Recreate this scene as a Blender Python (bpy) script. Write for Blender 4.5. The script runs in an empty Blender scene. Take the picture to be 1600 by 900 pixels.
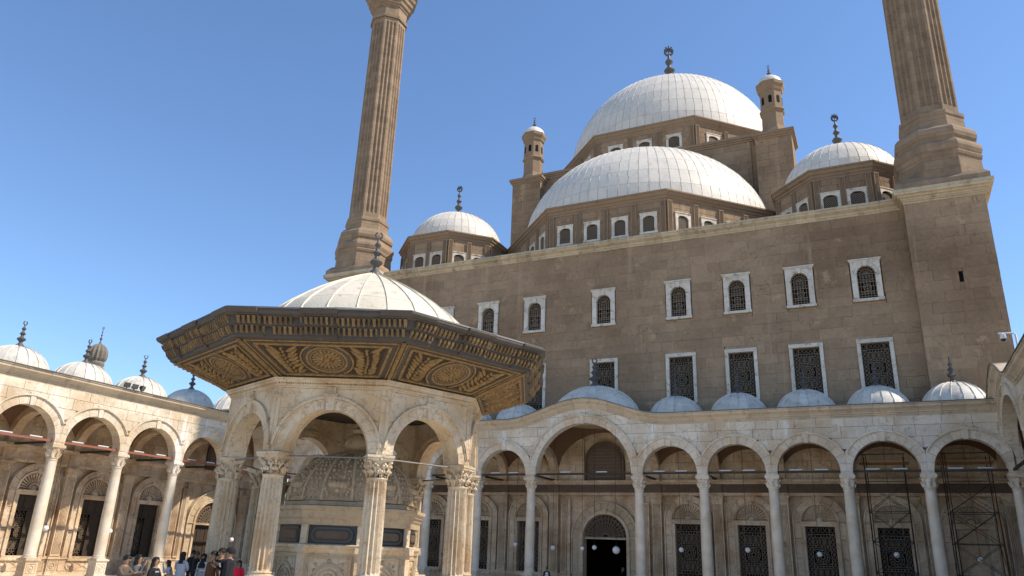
import bpy, bmesh, math, random
from math import sin, cos, pi, sqrt, radians, atan2
from mathutils import Matrix, Vector
random.seed(7)
scene = bpy.context.scene
col = scene.collection

# ------------------------------------------------------------------ camera, sky, sun, exposure
CAM_H = 2.6
YAW, PITCH, ROLL, FPX = 0.4557, 0.3369, 0.0380, 1175.3
_f = Vector((-sin(YAW)*cos(PITCH), cos(YAW)*cos(PITCH), sin(PITCH)))
_r = Vector((cos(YAW), sin(YAW), 0)); _u = _r.cross(_f)
_r2 = cos(ROLL)*_r + sin(ROLL)*_u; _u2 = -sin(ROLL)*_r + cos(ROLL)*_u
cd = bpy.data.cameras.new('camera'); cam = bpy.data.objects.new('camera', cd); col.objects.link(cam)
cd.sensor_width = 36.0; cd.lens = FPX/1600*36; cd.clip_end = 3000; cd.clip_start = 0.1
cam.matrix_world = Matrix(((_r2.x, _u2.x, -_f.x, 0), (_r2.y, _u2.y, -_f.y, 0), (_r2.z, _u2.z, -_f.z, CAM_H), (0, 0, 0, 1)))
scene.camera = cam
SUN_EL, SUN_AZ = radians(47.3), radians(16.5)        # azimuth from +x towards +y
sund = Vector((cos(SUN_AZ)*cos(SUN_EL), sin(SUN_AZ)*cos(SUN_EL), sin(SUN_EL)))
w = bpy.data.worlds.new('World'); scene.world = w; w.use_nodes = True
nt = w.node_tree; nt.nodes.clear()
sky = nt.nodes.new('ShaderNodeTexSky'); sky.sky_type = 'NISHITA'; sky.sun_disc = False
sky.sun_elevation = SUN_EL; sky.sun_rotation = pi/2 - SUN_AZ; sky.air_density = 1.0; sky.dust_density = 0.0; sky.ozone_density = 6.0
bg = nt.nodes.new('ShaderNodeBackground'); bg.inputs['Strength'].default_value = 0.15
wo = nt.nodes.new('ShaderNodeOutputWorld')
nt.links.new(sky.outputs[0], bg.inputs[0]); nt.links.new(bg.outputs[0], wo.inputs[0])
ld = bpy.data.lights.new('sun', 'SUN'); ld.energy = 4.2; ld.angle = radians(0.53); ld.color = (1.0, 0.90, 0.76)
sun = bpy.data.objects.new('sun', ld); col.objects.link(sun); sun.rotation_euler = (-sund).to_track_quat('-Z', 'Y').to_euler()
scene.view_settings.view_transform = 'Standard'; scene.view_settings.look = 'None'
scene.view_settings.exposure = 0.50; scene.view_settings.gamma = 1.0

# ------------------------------------------------------------------ materials
def mat(name, base, rough=0.8, spec=0.3, var=0.18, scale=0.6, fine=6.0, bump=0.25, blotch=None, streak=None, island=0.12, metallic=0.0, hue=None, relief=None, course=None, rvar=0.0, crack=None):
    m = bpy.data.materials.new(name); m.use_nodes = True
    t = m.node_tree; t.nodes.clear(); N = t.nodes.new; L = t.links.new
    out = N('ShaderNodeOutputMaterial'); b = N('ShaderNodeBsdfPrincipled'); L(b.outputs[0], out.inputs[0])
    b.inputs['Roughness'].default_value = rough; b.inputs['Specular IOR Level'].default_value = spec; b.inputs['Metallic'].default_value = metallic
    geo = N('ShaderNodeNewGeometry')
    n1 = N('ShaderNodeTexNoise'); n1.inputs['Scale'].default_value = scale; n1.inputs['Detail'].default_value = 6; n1.inputs['Roughness'].default_value = 0.6
    L(geo.outputs['Position'], n1.inputs['Vector'])
    n2 = N('ShaderNodeTexNoise'); n2.inputs['Scale'].default_value = fine; n2.inputs['Detail'].default_value = 5
    L(geo.outputs['Position'], n2.inputs['Vector'])
    def math_(op, a, b_=None, c=None):
        x = N('ShaderNodeMath'); x.operation = op
        for i, s in enumerate((a, b_, c)):
            if s is None: continue
            if isinstance(s, (int, float)): x.inputs[i].default_value = s
            else: L(s, x.inputs[i])
        return x.outputs[0]
    # brightness factor
    fac = math_('MULTIPLY_ADD', n1.outputs[0], 2*var, 1-var)
    fac = math_('MULTIPLY', fac, math_('MULTIPLY_ADD', n2.outputs[0], var*1.1, 1-var*0.55))
    if island:
        oi = N('ShaderNodeObjectInfo')
        s = math_('FRACT', math_('ADD', geo.outputs['Random Per Island'], oi.outputs['Random']))
        fac = math_('MULTIPLY', fac, math_('MULTIPLY_ADD', s, 2*island, 1-island))
    mx = N('ShaderNodeMix'); mx.data_type = 'RGBA'; mx.blend_type = 'MULTIPLY'; mx.inputs[0].default_value = 1
    mx.inputs[6].default_value = (*base, 1)
    cb = N('ShaderNodeCombineColor'); 
    for i in range(3): L(fac, cb.inputs[i])
    L(cb.outputs[0], mx.inputs[7]); c = mx.outputs[2]
    if hue:       # second tint in broad patches
        n3 = N('ShaderNodeTexNoise'); n3.inputs['Scale'].default_value = hue[1]; n3.inputs['Detail'].default_value = 4
        L(geo.outputs['Position'], n3.inputs['Vector'])
        r = N('ShaderNodeMapRange'); r.inputs[1].default_value = 0.42; r.inputs[2].default_value = 0.66; L(n3.outputs[0], r.inputs[0])
        q = N('ShaderNodeMix'); q.data_type = 'RGBA'; q.blend_type = 'MULTIPLY'; L(r.outputs[0], q.inputs[0]); L(c, q.inputs[6]); q.inputs[7].default_value = (*hue[0], 1); c = q.outputs[2]
    if blotch:    # (colour, scale, lo, hi, amount): worn patches, pits
        n4 = N('ShaderNodeTexNoise'); n4.inputs['Scale'].default_value = blotch[1]; n4.inputs['Detail'].default_value = 8; n4.inputs['Roughness'].default_value = 0.7
        L(geo.outputs['Position'], n4.inputs['Vector'])
        r = N('ShaderNodeMapRange'); r.inputs[1].default_value = blotch[2]; r.inputs[2].default_value = blotch[3]; r.inputs[4].default_value = blotch[4]; L(n4.outputs[0], r.inputs[0])
        q = N('ShaderNodeMix'); q.data_type = 'RGBA'; L(r.outputs[0], q.inputs[0]); L(c, q.inputs[6]); q.inputs[7].default_value = (*blotch[0], 1); c = q.outputs[2]
    if streak:    # (colour, hscale, vscale, lo, hi, amount): runs of lime or dirt down the wall
        mp = N('ShaderNodeMapping'); mp.inputs['Scale'].default_value = (streak[1], streak[1], streak[2]); L(geo.outputs['Position'], mp.inputs[0])
        n5 = N('ShaderNodeTexNoise'); n5.inputs['Scale'].default_value = 1; n5.inputs['Detail'].default_value = 6; n5.inputs['Roughness'].default_value = 0.62; L(mp.outputs[0], n5.inputs['Vector'])
        r = N('ShaderNodeMapRange'); r.inputs[1].default_value = streak[3]; r.inputs[2].default_value = streak[4]; r.inputs[4].default_value = streak[5]; L(n5.outputs[0], r.inputs[0])
        q = N('ShaderNodeMix'); q.data_type = 'RGBA'; L(r.outputs[0], q.inputs[0]); L(c, q.inputs[6]); q.inputs[7].default_value = (*streak[0], 1); c = q.outputs[2]
    if crack:     # (colour, scale, width, amount): cracks and veins
        nd = N('ShaderNodeTexNoise'); nd.inputs['Scale'].default_value = crack[1]*2.2; nd.inputs['Detail'].default_value = 5; L(geo.outputs['Position'], nd.inputs['Vector'])
        va = N('ShaderNodeVectorMath'); va.operation = 'MULTIPLY_ADD'; L(nd.outputs['Color'], va.inputs[0]); va.inputs[1].default_value = (0.9/crack[1],)*3; L(geo.outputs['Position'], va.inputs[2])
        vo2 = N('ShaderNodeTexVoronoi'); vo2.feature = 'DISTANCE_TO_EDGE'; vo2.inputs['Scale'].default_value = crack[1]; L(va.outputs[0], vo2.inputs['Vector'])
        r = N('ShaderNodeMapRange'); r.inputs[1].default_value = 0.0; r.inputs[2].default_value = crack[2]; r.inputs[3].default_value = crack[3]; r.inputs[4].default_value = 0.0; L(vo2.outputs[0], r.inputs[0])
        nm_ = math_('MULTIPLY', r.outputs[0], math_('GREATER_THAN', n1.outputs[0], 0.47))
        q = N('ShaderNodeMix'); q.data_type = 'RGBA'; L(nm_, q.inputs[0]); L(c, q.inputs[6]); q.inputs[7].default_value = (*crack[0], 1); c = q.outputs[2]
    if course:    # (height, joint amount, tone): coursed masonry on surfaces too far away to pick the stones apart
        sx = N('ShaderNodeSeparateXYZ'); L(geo.outputs['Position'], sx.inputs[0])
        zz = math_('DIVIDE', sx.outputs[2], course[0]); fl = math_('FLOOR', zz); fr_ = math_('FRACT', zz)
        cmb = N('ShaderNodeCombineXYZ'); L(fl, cmb.inputs[2])
        for k_, o_ in ((0, 0), (1, 1)):
            L(math_('FLOOR', math_('ADD', math_('MULTIPLY', sx.outputs[o_], 0.9), math_('MULTIPLY', fl, 0.37))), cmb.inputs[k_])
        wn = N('ShaderNodeTexWhiteNoise'); wn.noise_dimensions = '3D'; L(cmb.outputs[0], wn.inputs['Vector'])
        tone = math_('MULTIPLY_ADD', wn.outputs['Value'], 2*course[2], 1-course[2])
        jl = math_('LESS_THAN', fr_, 0.045); tone = math_('MULTIPLY', tone, math_('MULTIPLY_ADD', jl, -course[1], 1.0))
        q = N('ShaderNodeMix'); q.data_type = 'RGBA'; q.blend_type = 'MULTIPLY'; q.inputs[0].default_value = 1; L(c, q.inputs[6])
        cc2 = N('ShaderNodeCombineColor')
        for k_ in range(3): L(tone, cc2.inputs[k_])
        L(cc2.outputs[0], q.inputs[7]); c = q.outputs[2]
    if rvar:
        L(math_('MULTIPLY_ADD', n1.outputs[0], 2*rvar, rough-rvar), b.inputs['Roughness'])
    L(c, b.inputs['Base Color'])
    h = n2.outputs[0]; d = 0.03
    if relief:    # carved relief too fine to model: (scale, depth)
        vo = N('ShaderNodeTexVoronoi'); vo.feature = 'SMOOTH_F1'; vo.inputs['Scale'].default_value = relief[0]; L(geo.outputs['Position'], vo.inputs['Vector'])
        wv = N('ShaderNodeTexNoise'); wv.inputs['Scale'].default_value = relief[0]*0.8; wv.inputs['Distortion'].default_value = 3.0; L(geo.outputs['Position'], wv.inputs['Vector'])
        h = math_('ADD', math_('MULTIPLY', vo.outputs[0], 0.7), wv.outputs[0]); d = relief[1]; bump = 1.0
    if bump:
        bp = N('ShaderNodeBump'); bp.inputs['Strength'].default_value = bump; bp.inputs['Distance'].default_value = d; L(h, bp.inputs['Height']); L(bp.outputs[0], b.inputs['Normal'])
    return m

def emit(name, c, s):
    m = bpy.data.materials.new(name); m.use_nodes = True; t = m.node_tree; t.nodes.clear()
    e = t.nodes.new('ShaderNodeEmission'); e.inputs[0].default_value = (*c, 1); e.inputs[1].default_value = s
    o = t.nodes.new('ShaderNodeOutputMaterial'); t.links.new(e.outputs[0], o.inputs[0]); return m

M = {}
M['brown'] = mat('brown_limestone', (0.335, 0.234, 0.148), 0.9, 0.2, var=0.30, scale=0.5, fine=4, bump=0.9, island=0.10, hue=((0.66, 0.62, 0.60), 0.11), blotch=((0.47, 0.335, 0.19), 0.7, 0.60, 0.67, 0.65), streak=((0.45, 0.33, 0.195), 0.9, 0.055, 0.58, 0.68, 0.7), crack=((0.12, 0.085, 0.055), 0.33, 0.010, 0.6))
M['brown_trim'] = mat('brown_limestone_trim', (0.28, 0.198, 0.128), 0.9, 0.2, var=0.2, scale=0.8, fine=8, bump=0.4, island=0.06, blotch=((0.12, 0.085, 0.055), 1.5, 0.56, 0.7, 0.6))
M['minaret'] = mat('minaret_limestone', (0.30, 0.213, 0.138), 0.9, 0.2, var=0.2, scale=0.7, fine=8, bump=0.5, island=0.07, blotch=((0.15, 0.105, 0.07), 0.9, 0.48, 0.7, 0.65), course=(0.72, 0.4, 0.13))
M['cornice'] = mat('pale_cornice_stone', (0.50, 0.41, 0.28), 0.85, 0.25, var=0.25, scale=1.1, fine=9, bump=0.5, island=0.14, blotch=((0.20, 0.14, 0.08), 1.7, 0.52, 0.68, 0.7))
M['marble'] = mat('warm_alabaster', (0.67, 0.585, 0.46), 0.62, 0.4, var=0.22, scale=0.8, fine=7, bump=0.6, island=0.08, hue=((0.80, 0.70, 0.58), 0.5), blotch=((0.40, 0.31, 0.215), 2.4, 0.56, 0.66, 0.55), crack=((0.26, 0.18, 0.11), 0.9, 0.022, 0.6), streak=((0.78, 0.75, 0.70), 0.8, 0.16, 0.57, 0.66, 0.75))
M['marble_wall'] = mat('weathered_alabaster_cladding', (0.62, 0.49, 0.345), 0.6, 0.4, var=0.32, scale=1.1, fine=6, bump=0.6, island=0.12, crack=((0.2, 0.135, 0.08), 0.9, 0.03, 0.6), hue=((0.72, 0.62, 0.52), 0.6), blotch=((0.24, 0.165, 0.10), 1.7, 0.55, 0.7, 0.7), streak=((0.25, 0.18, 0.115), 2.6, 0.25, 0.58, 0.7, 0.6))
M['marble_cornice'] = mat('alabaster_cornice', (0.52, 0.42, 0.30), 0.65, 0.4, var=0.2, scale=1.0, fine=9, bump=0.4, island=0.10, blotch=((0.27, 0.19, 0.115), 2.0, 0.52, 0.68, 0.75))
M['shaft'] = mat('pale_grey_marble_shaft', (0.68, 0.595, 0.47), 0.45, 0.45, var=0.2, scale=1.6, fine=14, bump=0.1, island=0.06, hue=((0.86, 0.80, 0.72), 1.1), streak=((0.50, 0.42, 0.32), 2.2, 0.35, 0.56, 0.72, 0.5))
M['fountain'] = mat('fountain_alabaster', (0.61, 0.505, 0.365), 0.6, 0.4, var=0.26, scale=1.6, fine=8, bump=0.8, island=0.05, crack=((0.22, 0.15, 0.09), 1.3, 0.03, 0.6), hue=((0.76, 0.64, 0.50), 0.8), blotch=((0.29, 0.205, 0.125), 2.8, 0.54, 0.68, 0.7), streak=((0.33, 0.235, 0.145), 2.5, 0.4, 0.57, 0.7, 0.55))
M['carved'] = mat('carved_alabaster', (0.46, 0.355, 0.23), 0.6, 0.4, var=0.2, scale=1.4, fine=11, island=0.06, blotch=((0.24, 0.165, 0.10), 3.0, 0.5, 0.68, 0.7), relief=(9.0, 0.014))
M['white'] = mat('white_marble_frame', (0.62, 0.555, 0.46), 0.6, 0.35, var=0.25, scale=1.5, fine=7, bump=0.4, island=0.10, blotch=((0.27, 0.19, 0.125), 2.0, 0.53, 0.64, 0.75))
M['lead'] = mat('grey_lead_sheet', (0.69, 0.63, 0.535), 0.50, 0.45, var=0.12, scale=0.6, fine=4, bump=0.8, island=0.045, blotch=((0.54, 0.51, 0.46), 0.9, 0.50, 0.68, 0.6), streak=((0.42, 0.39, 0.345), 1.6, 0.28, 0.58, 0.72, 0.5), rvar=0.15)
M['seam'] = mat('lead_seam', (0.45, 0.42, 0.37), 0.6, 0.4, var=0.15, scale=2, bump=0.1, island=0)
M['lead_small'] = mat('weathered_lead_gore', (0.60, 0.555, 0.475), 0.55, 0.4, var=0.2, scale=1.5, fine=9, bump=0.3, island=0.06, blotch=((0.33, 0.29, 0.23), 1.6, 0.5, 0.68, 0.7))
M['lead_cream'] = mat('cream_lead_sheet', (0.66, 0.585, 0.455), 0.6, 0.3, var=0.14, scale=1.8, fine=10, bump=0.5, island=0.07, blotch=((0.32, 0.26, 0.19), 2.2, 0.55, 0.70, 0.75))
M['lead_dark'] = mat('dark_lead_flashing', (0.12, 0.11, 0.10), 0.6, 0.4, var=0.25, scale=2, bump=0.3, island=0.1)
M['finial'] = mat('dark_lead_finial', (0.085, 0.078, 0.072), 0.5, 0.45, var=0.25, scale=4, bump=0.2, island=0.05)
M['iron'] = mat('wrought_iron', (0.022, 0.019, 0.016), 0.55, 0.45, var=0.2, scale=5, bump=0.1, island=0.0)
M['bronze'] = mat('bronze_grille', (0.23, 0.168, 0.11), 0.5, 0.45, var=0.25, scale=4, bump=0.1, island=0.0)
M['dark'] = mat('dark_window_pane', (0.012, 0.010, 0.009), 0.8, 0.1, var=0.1, bump=0, island=0)
M['wood'] = mat('dark_wood_leaf', (0.045, 0.032, 0.022), 0.6, 0.3, var=0.25, scale=3, bump=0.2, island=0.05)
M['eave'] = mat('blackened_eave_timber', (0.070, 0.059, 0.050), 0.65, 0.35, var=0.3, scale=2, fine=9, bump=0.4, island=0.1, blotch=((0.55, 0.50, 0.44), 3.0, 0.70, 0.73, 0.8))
M['gold'] = mat('gilded_carving', (0.275, 0.172, 0.07), 0.6, 0.35, var=0.4, scale=3, fine=16, island=0.1, blotch=((0.10, 0.062, 0.03), 5, 0.5, 0.66, 0.75), relief=(16.0, 0.03))
M['bracket'] = mat('dull_gilded_brackets', (0.15, 0.098, 0.046), 0.65, 0.3, var=0.5, scale=2.5, fine=14, bump=0.4, island=0.35)
M['goldfield'] = mat('gilded_ground_relief_shade', (0.050, 0.033, 0.019), 0.65, 0.3, var=0.4, scale=4, fine=16, island=0.05, relief=(14.0, 0.04))  # gilded ground, darkened to paint in the shade between the carvings
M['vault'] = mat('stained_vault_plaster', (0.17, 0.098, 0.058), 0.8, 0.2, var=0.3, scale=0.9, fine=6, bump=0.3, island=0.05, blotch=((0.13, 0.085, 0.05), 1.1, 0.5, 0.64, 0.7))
M['frieze'] = mat('dark_inscription_frieze', (0.125, 0.087, 0.057), 0.6, 0.3, var=0.35, scale=2.2, island=0.05, relief=(9.0, 0.02))
M['redbeam'] = mat('red_painted_tie_beam', (0.26, 0.095, 0.06), 0.6, 0.3, var=0.2, scale=3, bump=0.2, island=0.06)
M['bluesteel'] = mat('grey_steel', (0.16, 0.15, 0.135), 0.5, 0.4, var=0.2, scale=3, bump=0.1, island=0.05)
M['whiteplastic'] = mat('white_plastic', (0.62, 0.61, 0.58), 0.4, 0.5, var=0.04, scale=3, bump=0, island=0)
M['globe'] = mat('white_glass_globe', (0.80, 0.79, 0.76), 0.15, 0.5, var=0.02, scale=3, bump=0, island=0)
M['plank'] = mat('orange_plank', (0.36, 0.19, 0.075), 0.7, 0.3, var=0.25, scale=3, bump=0.2, island=0.1)
M['floor'] = mat('courtyard_marble_paving', (0.60, 0.53, 0.42), 0.5, 0.4, var=0.12, scale=0.5, bump=0.15, island=0.08)
M['mortar'] = mat('dirty_joint_mortar', (0.20, 0.15, 0.10), 0.9, 0.1, var=0.2, island=0)
M['kiosk'] = mat('cistern_marble_shade_tone', (0.36, 0.27, 0.175), 0.55, 0.4, var=0.25, scale=1.6, fine=11, bump=0.4, island=0.03, blotch=((0.20, 0.14, 0.085), 2.5, 0.5, 0.68, 0.7))  # cistern dome marble with the canopy's shade put into the base colour
M['farstone'] = mat('weathered_grey_stone', (0.20, 0.175, 0.14), 0.9, 0.2, var=0.3, scale=1, bump=0.3, island=0)
M['earth'] = mat('pale_dusty_ground', (0.42, 0.35, 0.26), 0.9, 0.2, var=0.2, scale=0.05, bump=0.2, island=0)
M['slate'] = mat('slate_frame', (0.075, 0.078, 0.08), 0.5, 0.4, var=0.2, scale=4, bump=0.1, island=0)
M['black'] = mat('black_board', (0.02, 0.019, 0.018), 0.35, 0.5, var=0.2, scale=2, bump=0.1, island=0)

# ------------------------------------------------------------------ geometry helpers
class G:
    def __init__(s): s.v = []; s.f = []; s.mi = []
    def add(s, vs, fs, m=0):
        o = len(s.v); s.v += [tuple(a) for a in vs]; s.f += [tuple(i+o for i in f) for f in fs]; s.mi += [m]*len(fs); return s
    def box(s, x0, x1, y0, y1, z0, z1, m=0):
        return s.add([(x0,y0,z0),(x1,y0,z0),(x1,y1,z0),(x0,y1,z0),(x0,y0,z1),(x1,y0,z1),(x1,y1,z1),(x0,y1,z1)],
                     [(0,3,2,1),(4,5,6,7),(0,1,5,4),(1,2,6,5),(2,3,7,6),(3,0,4,7)], m)
    def stone(s, x0, x1, y0, y1, z0, z1, c=0.015, m=0):     # block with a chamfered face towards -y
        return s.add([(x0,y1,z0),(x1,y1,z0),(x1,y1,z1),(x0,y1,z1),(x0,y0+c,z0),(x1,y0+c,z0),(x1,y0+c,z1),(x0,y0+c,z1),
                      (x0+c,y0,z0+c),(x1-c,y0,z0+c),(x1-c,y0,z1-c),(x0+c,y0,z1-c)],
                     [(0,3,2,1),(0,1,5,4),(1,2,6,5),(2,3,7,6),(3,0,4,7),(4,5,9,8),(5,6,10,9),(6,7,11,10),(7,4,8,11),(8,9,10,11)], m)
    def prism(s, poly, y0, y1, m=0, k=1.0, back=True):       # poly in xz, front at y0; k scales x at the back
        n = len(poly)
        vs = [(x, y0, z) for x, z in poly] + [(x*k, y1, z) for x, z in poly]
        fs = [tuple(range(n))] + [(i, i+n, (i+1) % n+n, (i+1) % n) for i in range(n)]
        if back: fs.append(tuple(range(2*n-1, n-1, -1)))
        return s.add(vs, fs, m)
    def strip(s, xs, lo, hi, y0, y1, m=0, k=1.0):            # band between two height curves, as quads
        n = len(xs); vs = []
        for i, x in enumerate(xs): vs += [(x, y0, lo[i]), (x, y0, hi[i]), (x*k, y1, lo[i]), (x*k, y1, hi[i])]
        fs = []
        for i in range(n-1):
            a, b = 4*i, 4*i+4
            fs += [(a, b, b+1, a+1), (a+2, a+3, b+3, b+2), (a+1, b+1, b+3, a+3), (a, a+2, b+2, b)]
        fs += [(0, 1, 3, 2), (4*n-4, 4*n-2, 4*n-1, 4*n-3)]
        return s.add(vs, fs, m)
    def lathe(s, prof, n=24, cx=0, cy=0, ph=0.0, m=0, a0=0.0, a1=2*pi, rf=None):
        full = abs(a1-a0-2*pi) < 1e-6; k = n if full else n+1; vs = []
        for r, z in prof:
            for i in range(k):
                a = a0+ph+(a1-a0)*i/n; q = r*(rf(i) if rf else 1)
                vs.append((cx+q*cos(a), cy+q*sin(a), z))
        fs = []
        for j in range(len(prof)-1):
            for i in range(n):
                i2 = (i+1) % k
                fs.append((j*k+i, j*k+i2, (j+1)*k+i2, (j+1)*k+i))
        if full:
            if prof[0][0] > 1e-4: fs.append(tuple(range(k-1, -1, -1)))
            if prof[-1][0] > 1e-4: fs.append(tuple((len(prof)-1)*k+i for i in range(k)))
        return s.add(vs, fs, m)
    def rings(s, rings, m=0, cap=True):
        k = len(rings[0]); vs = [p for r in rings for p in r]; fs = []
        for j in range(len(rings)-1):
            for i in range(k): fs.append((j*k+i, j*k+(i+1) % k, (j+1)*k+(i+1) % k, (j+1)*k+i))
        if cap: fs += [tuple(range(k-1, -1, -1)), tuple((len(rings)-1)*k+i for i in range(k))]
        return s.add(vs, fs, m)
    def tube(s, pts, r, n=6, m=0):
        rr = []
        for i, p in enumerate(pts):
            p = Vector(p); d = (Vector(pts[min(i+1, len(pts)-1)]) - Vector(pts[max(i-1, 0)])).normalized()
            a = d.cross(Vector((0, 0, 1)) if abs(d.z) < 0.9 else Vector((1, 0, 0))).normalized(); b = d.cross(a)
            q = r[i] if isinstance(r, (list, tuple)) else r
            rr.append([tuple(p + a*q*cos(2*pi*j/n) + b*q*sin(2*pi*j/n)) for j in range(n)])
        return s.rings(rr, m)
    def bar(s, x0, z0, x1, z1, wd, y0, y1, m=0):             # flat bar in the xz plane
        dx, dz = x1-x0, z1-z0; l = sqrt(dx*dx+dz*dz) or 1; nx, nz = -dz/l*wd/2, dx/l*wd/2
        return s.prism([(x0+nx, z0+nz), (x0-nx, z0-nz), (x1-nx, z1-nz), (x1+nx, z1+nz)], y0, y1, m)
    def ring(s, cx, cz, rx, rz, wd, y0, y1, n=14, m=0, a0=0.0, a1=2*pi):
        full = abs(a1-a0-2*pi) < 1e-6; k = n if full else n+1; vs = []
        for i in range(k):
            a = a0+(a1-a0)*i/n; c, d = cos(a), sin(a)
            for q, y in ((wd/2, y0), (-wd/2, y0), (-wd/2, y1), (wd/2, y1)): vs.append((cx+(rx+q)*c, y, cz+(rz+q)*d))
        fs = []
        for i in range(n):
            a, b = 4*i, 4*((i+1) % k)
            for j in range(4): fs.append((a+j, b+j, b+(j+1) % 4, a+(j+1) % 4))
        if not full: fs += [(0, 1, 2, 3), (4*n+3, 4*n+2, 4*n+1, 4*n)]
        return s.add(vs, fs, m)
    def ball(s, c, r, n=10, m=0, sx=1, sy=1, sz=1):
        k = max(4, n//2); vs = []; fs = []
        for j in range(k+1):
            t = pi*j/k
            for i in range(n): vs.append((c[0]+sx*r*sin(t)*cos(2*pi*i/n), c[1]+sy*r*sin(t)*sin(2*pi*i/n), c[2]+sz*r*cos(t)))
        for j in range(k):
            for i in range(n): fs.append((j*n+i, j*n+(i+1) % n, (j+1)*n+(i+1) % n, (j+1)*n+i))
        return s.add(vs, fs, m)
    def mesh(s, name, mats, smooth=None):
        me = bpy.data.meshes.new(name); me.from_pydata(s.v, [], s.f)
        for m in (mats if isinstance(mats, (list, tuple)) else [mats]): me.materials.append(M[m] if isinstance(m, str) else m)
        if any(s.mi): me.polygons.foreach_set('material_index', s.mi)
        bm = bmesh.new(); bm.from_mesh(me); bmesh.ops.recalc_face_normals(bm, faces=bm.faces); bm.to_mesh(me); bm.free()
        if smooth:
            me.shade_smooth(); me.set_sharp_from_angle(angle=radians(smooth))
        me.update(); return me

def T(x, y=0, z=0, rz=0): return Matrix.Translation((x, y, z)) @ Matrix.Rotation(rz, 4, 'Z')
def ob(name, me, parent=None, m=None, kind=None, label=None):
    o = bpy.data.objects.new(name, me); col.objects.link(o)
    if parent is not None: o.parent = parent
    if m is not None: o.matrix_local = m
    if kind: o['kind'] = kind
    if label: o['label'] = label
    return o
def thing(name, label, cat, m=None, group=None, me=None):
    o = ob(name, me, None, m); o['label'] = label; o['category'] = cat
    if group: o['group'] = group
    return o
CACHE = {}
def cached(key, fn):
    if key not in CACHE: CACHE[key] = fn()
    return CACHE[key]

def finial_mesh(key, h, fat=1.0, star=False):
    def f():
        g = G(); p = [(0.13,0),(0.135,0.03),(0.11,0.09),(0.06,0.15),(0.045,0.19),(0.06,0.22),(0.11,0.27),(0.125,0.30),(0.10,0.335),(0.05,0.37),(0.038,0.42),(0.06,0.455),(0.085,0.485),(0.06,0.52),(0.032,0.56),(0.03,0.60),(0.055,0.635),(0.062,0.66),(0.045,0.69),(0.022,0.72),(0.02,0.78)]
        g.lathe([(r*h*fat, z*h) for r, z in p]+[(0, 0.785*h)], 14)
        R = 0.065*h                                   # open crescent
        g.ring(0, 0.855*h, R, R, 0.028*h, -0.012*h, 0.012*h, 14, 0, radians(115), radians(425))
        if star:
            for k in range(8):
                a = k*pi/4; g.bar(0, 0.90*h, 0.075*h*cos(a), 0.90*h+0.075*h*sin(a), 0.018*h, -0.01*h, 0.01*h)
        return g.mesh('finial', 'finial', 40)
    return cached(('finial', key), f)

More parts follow.
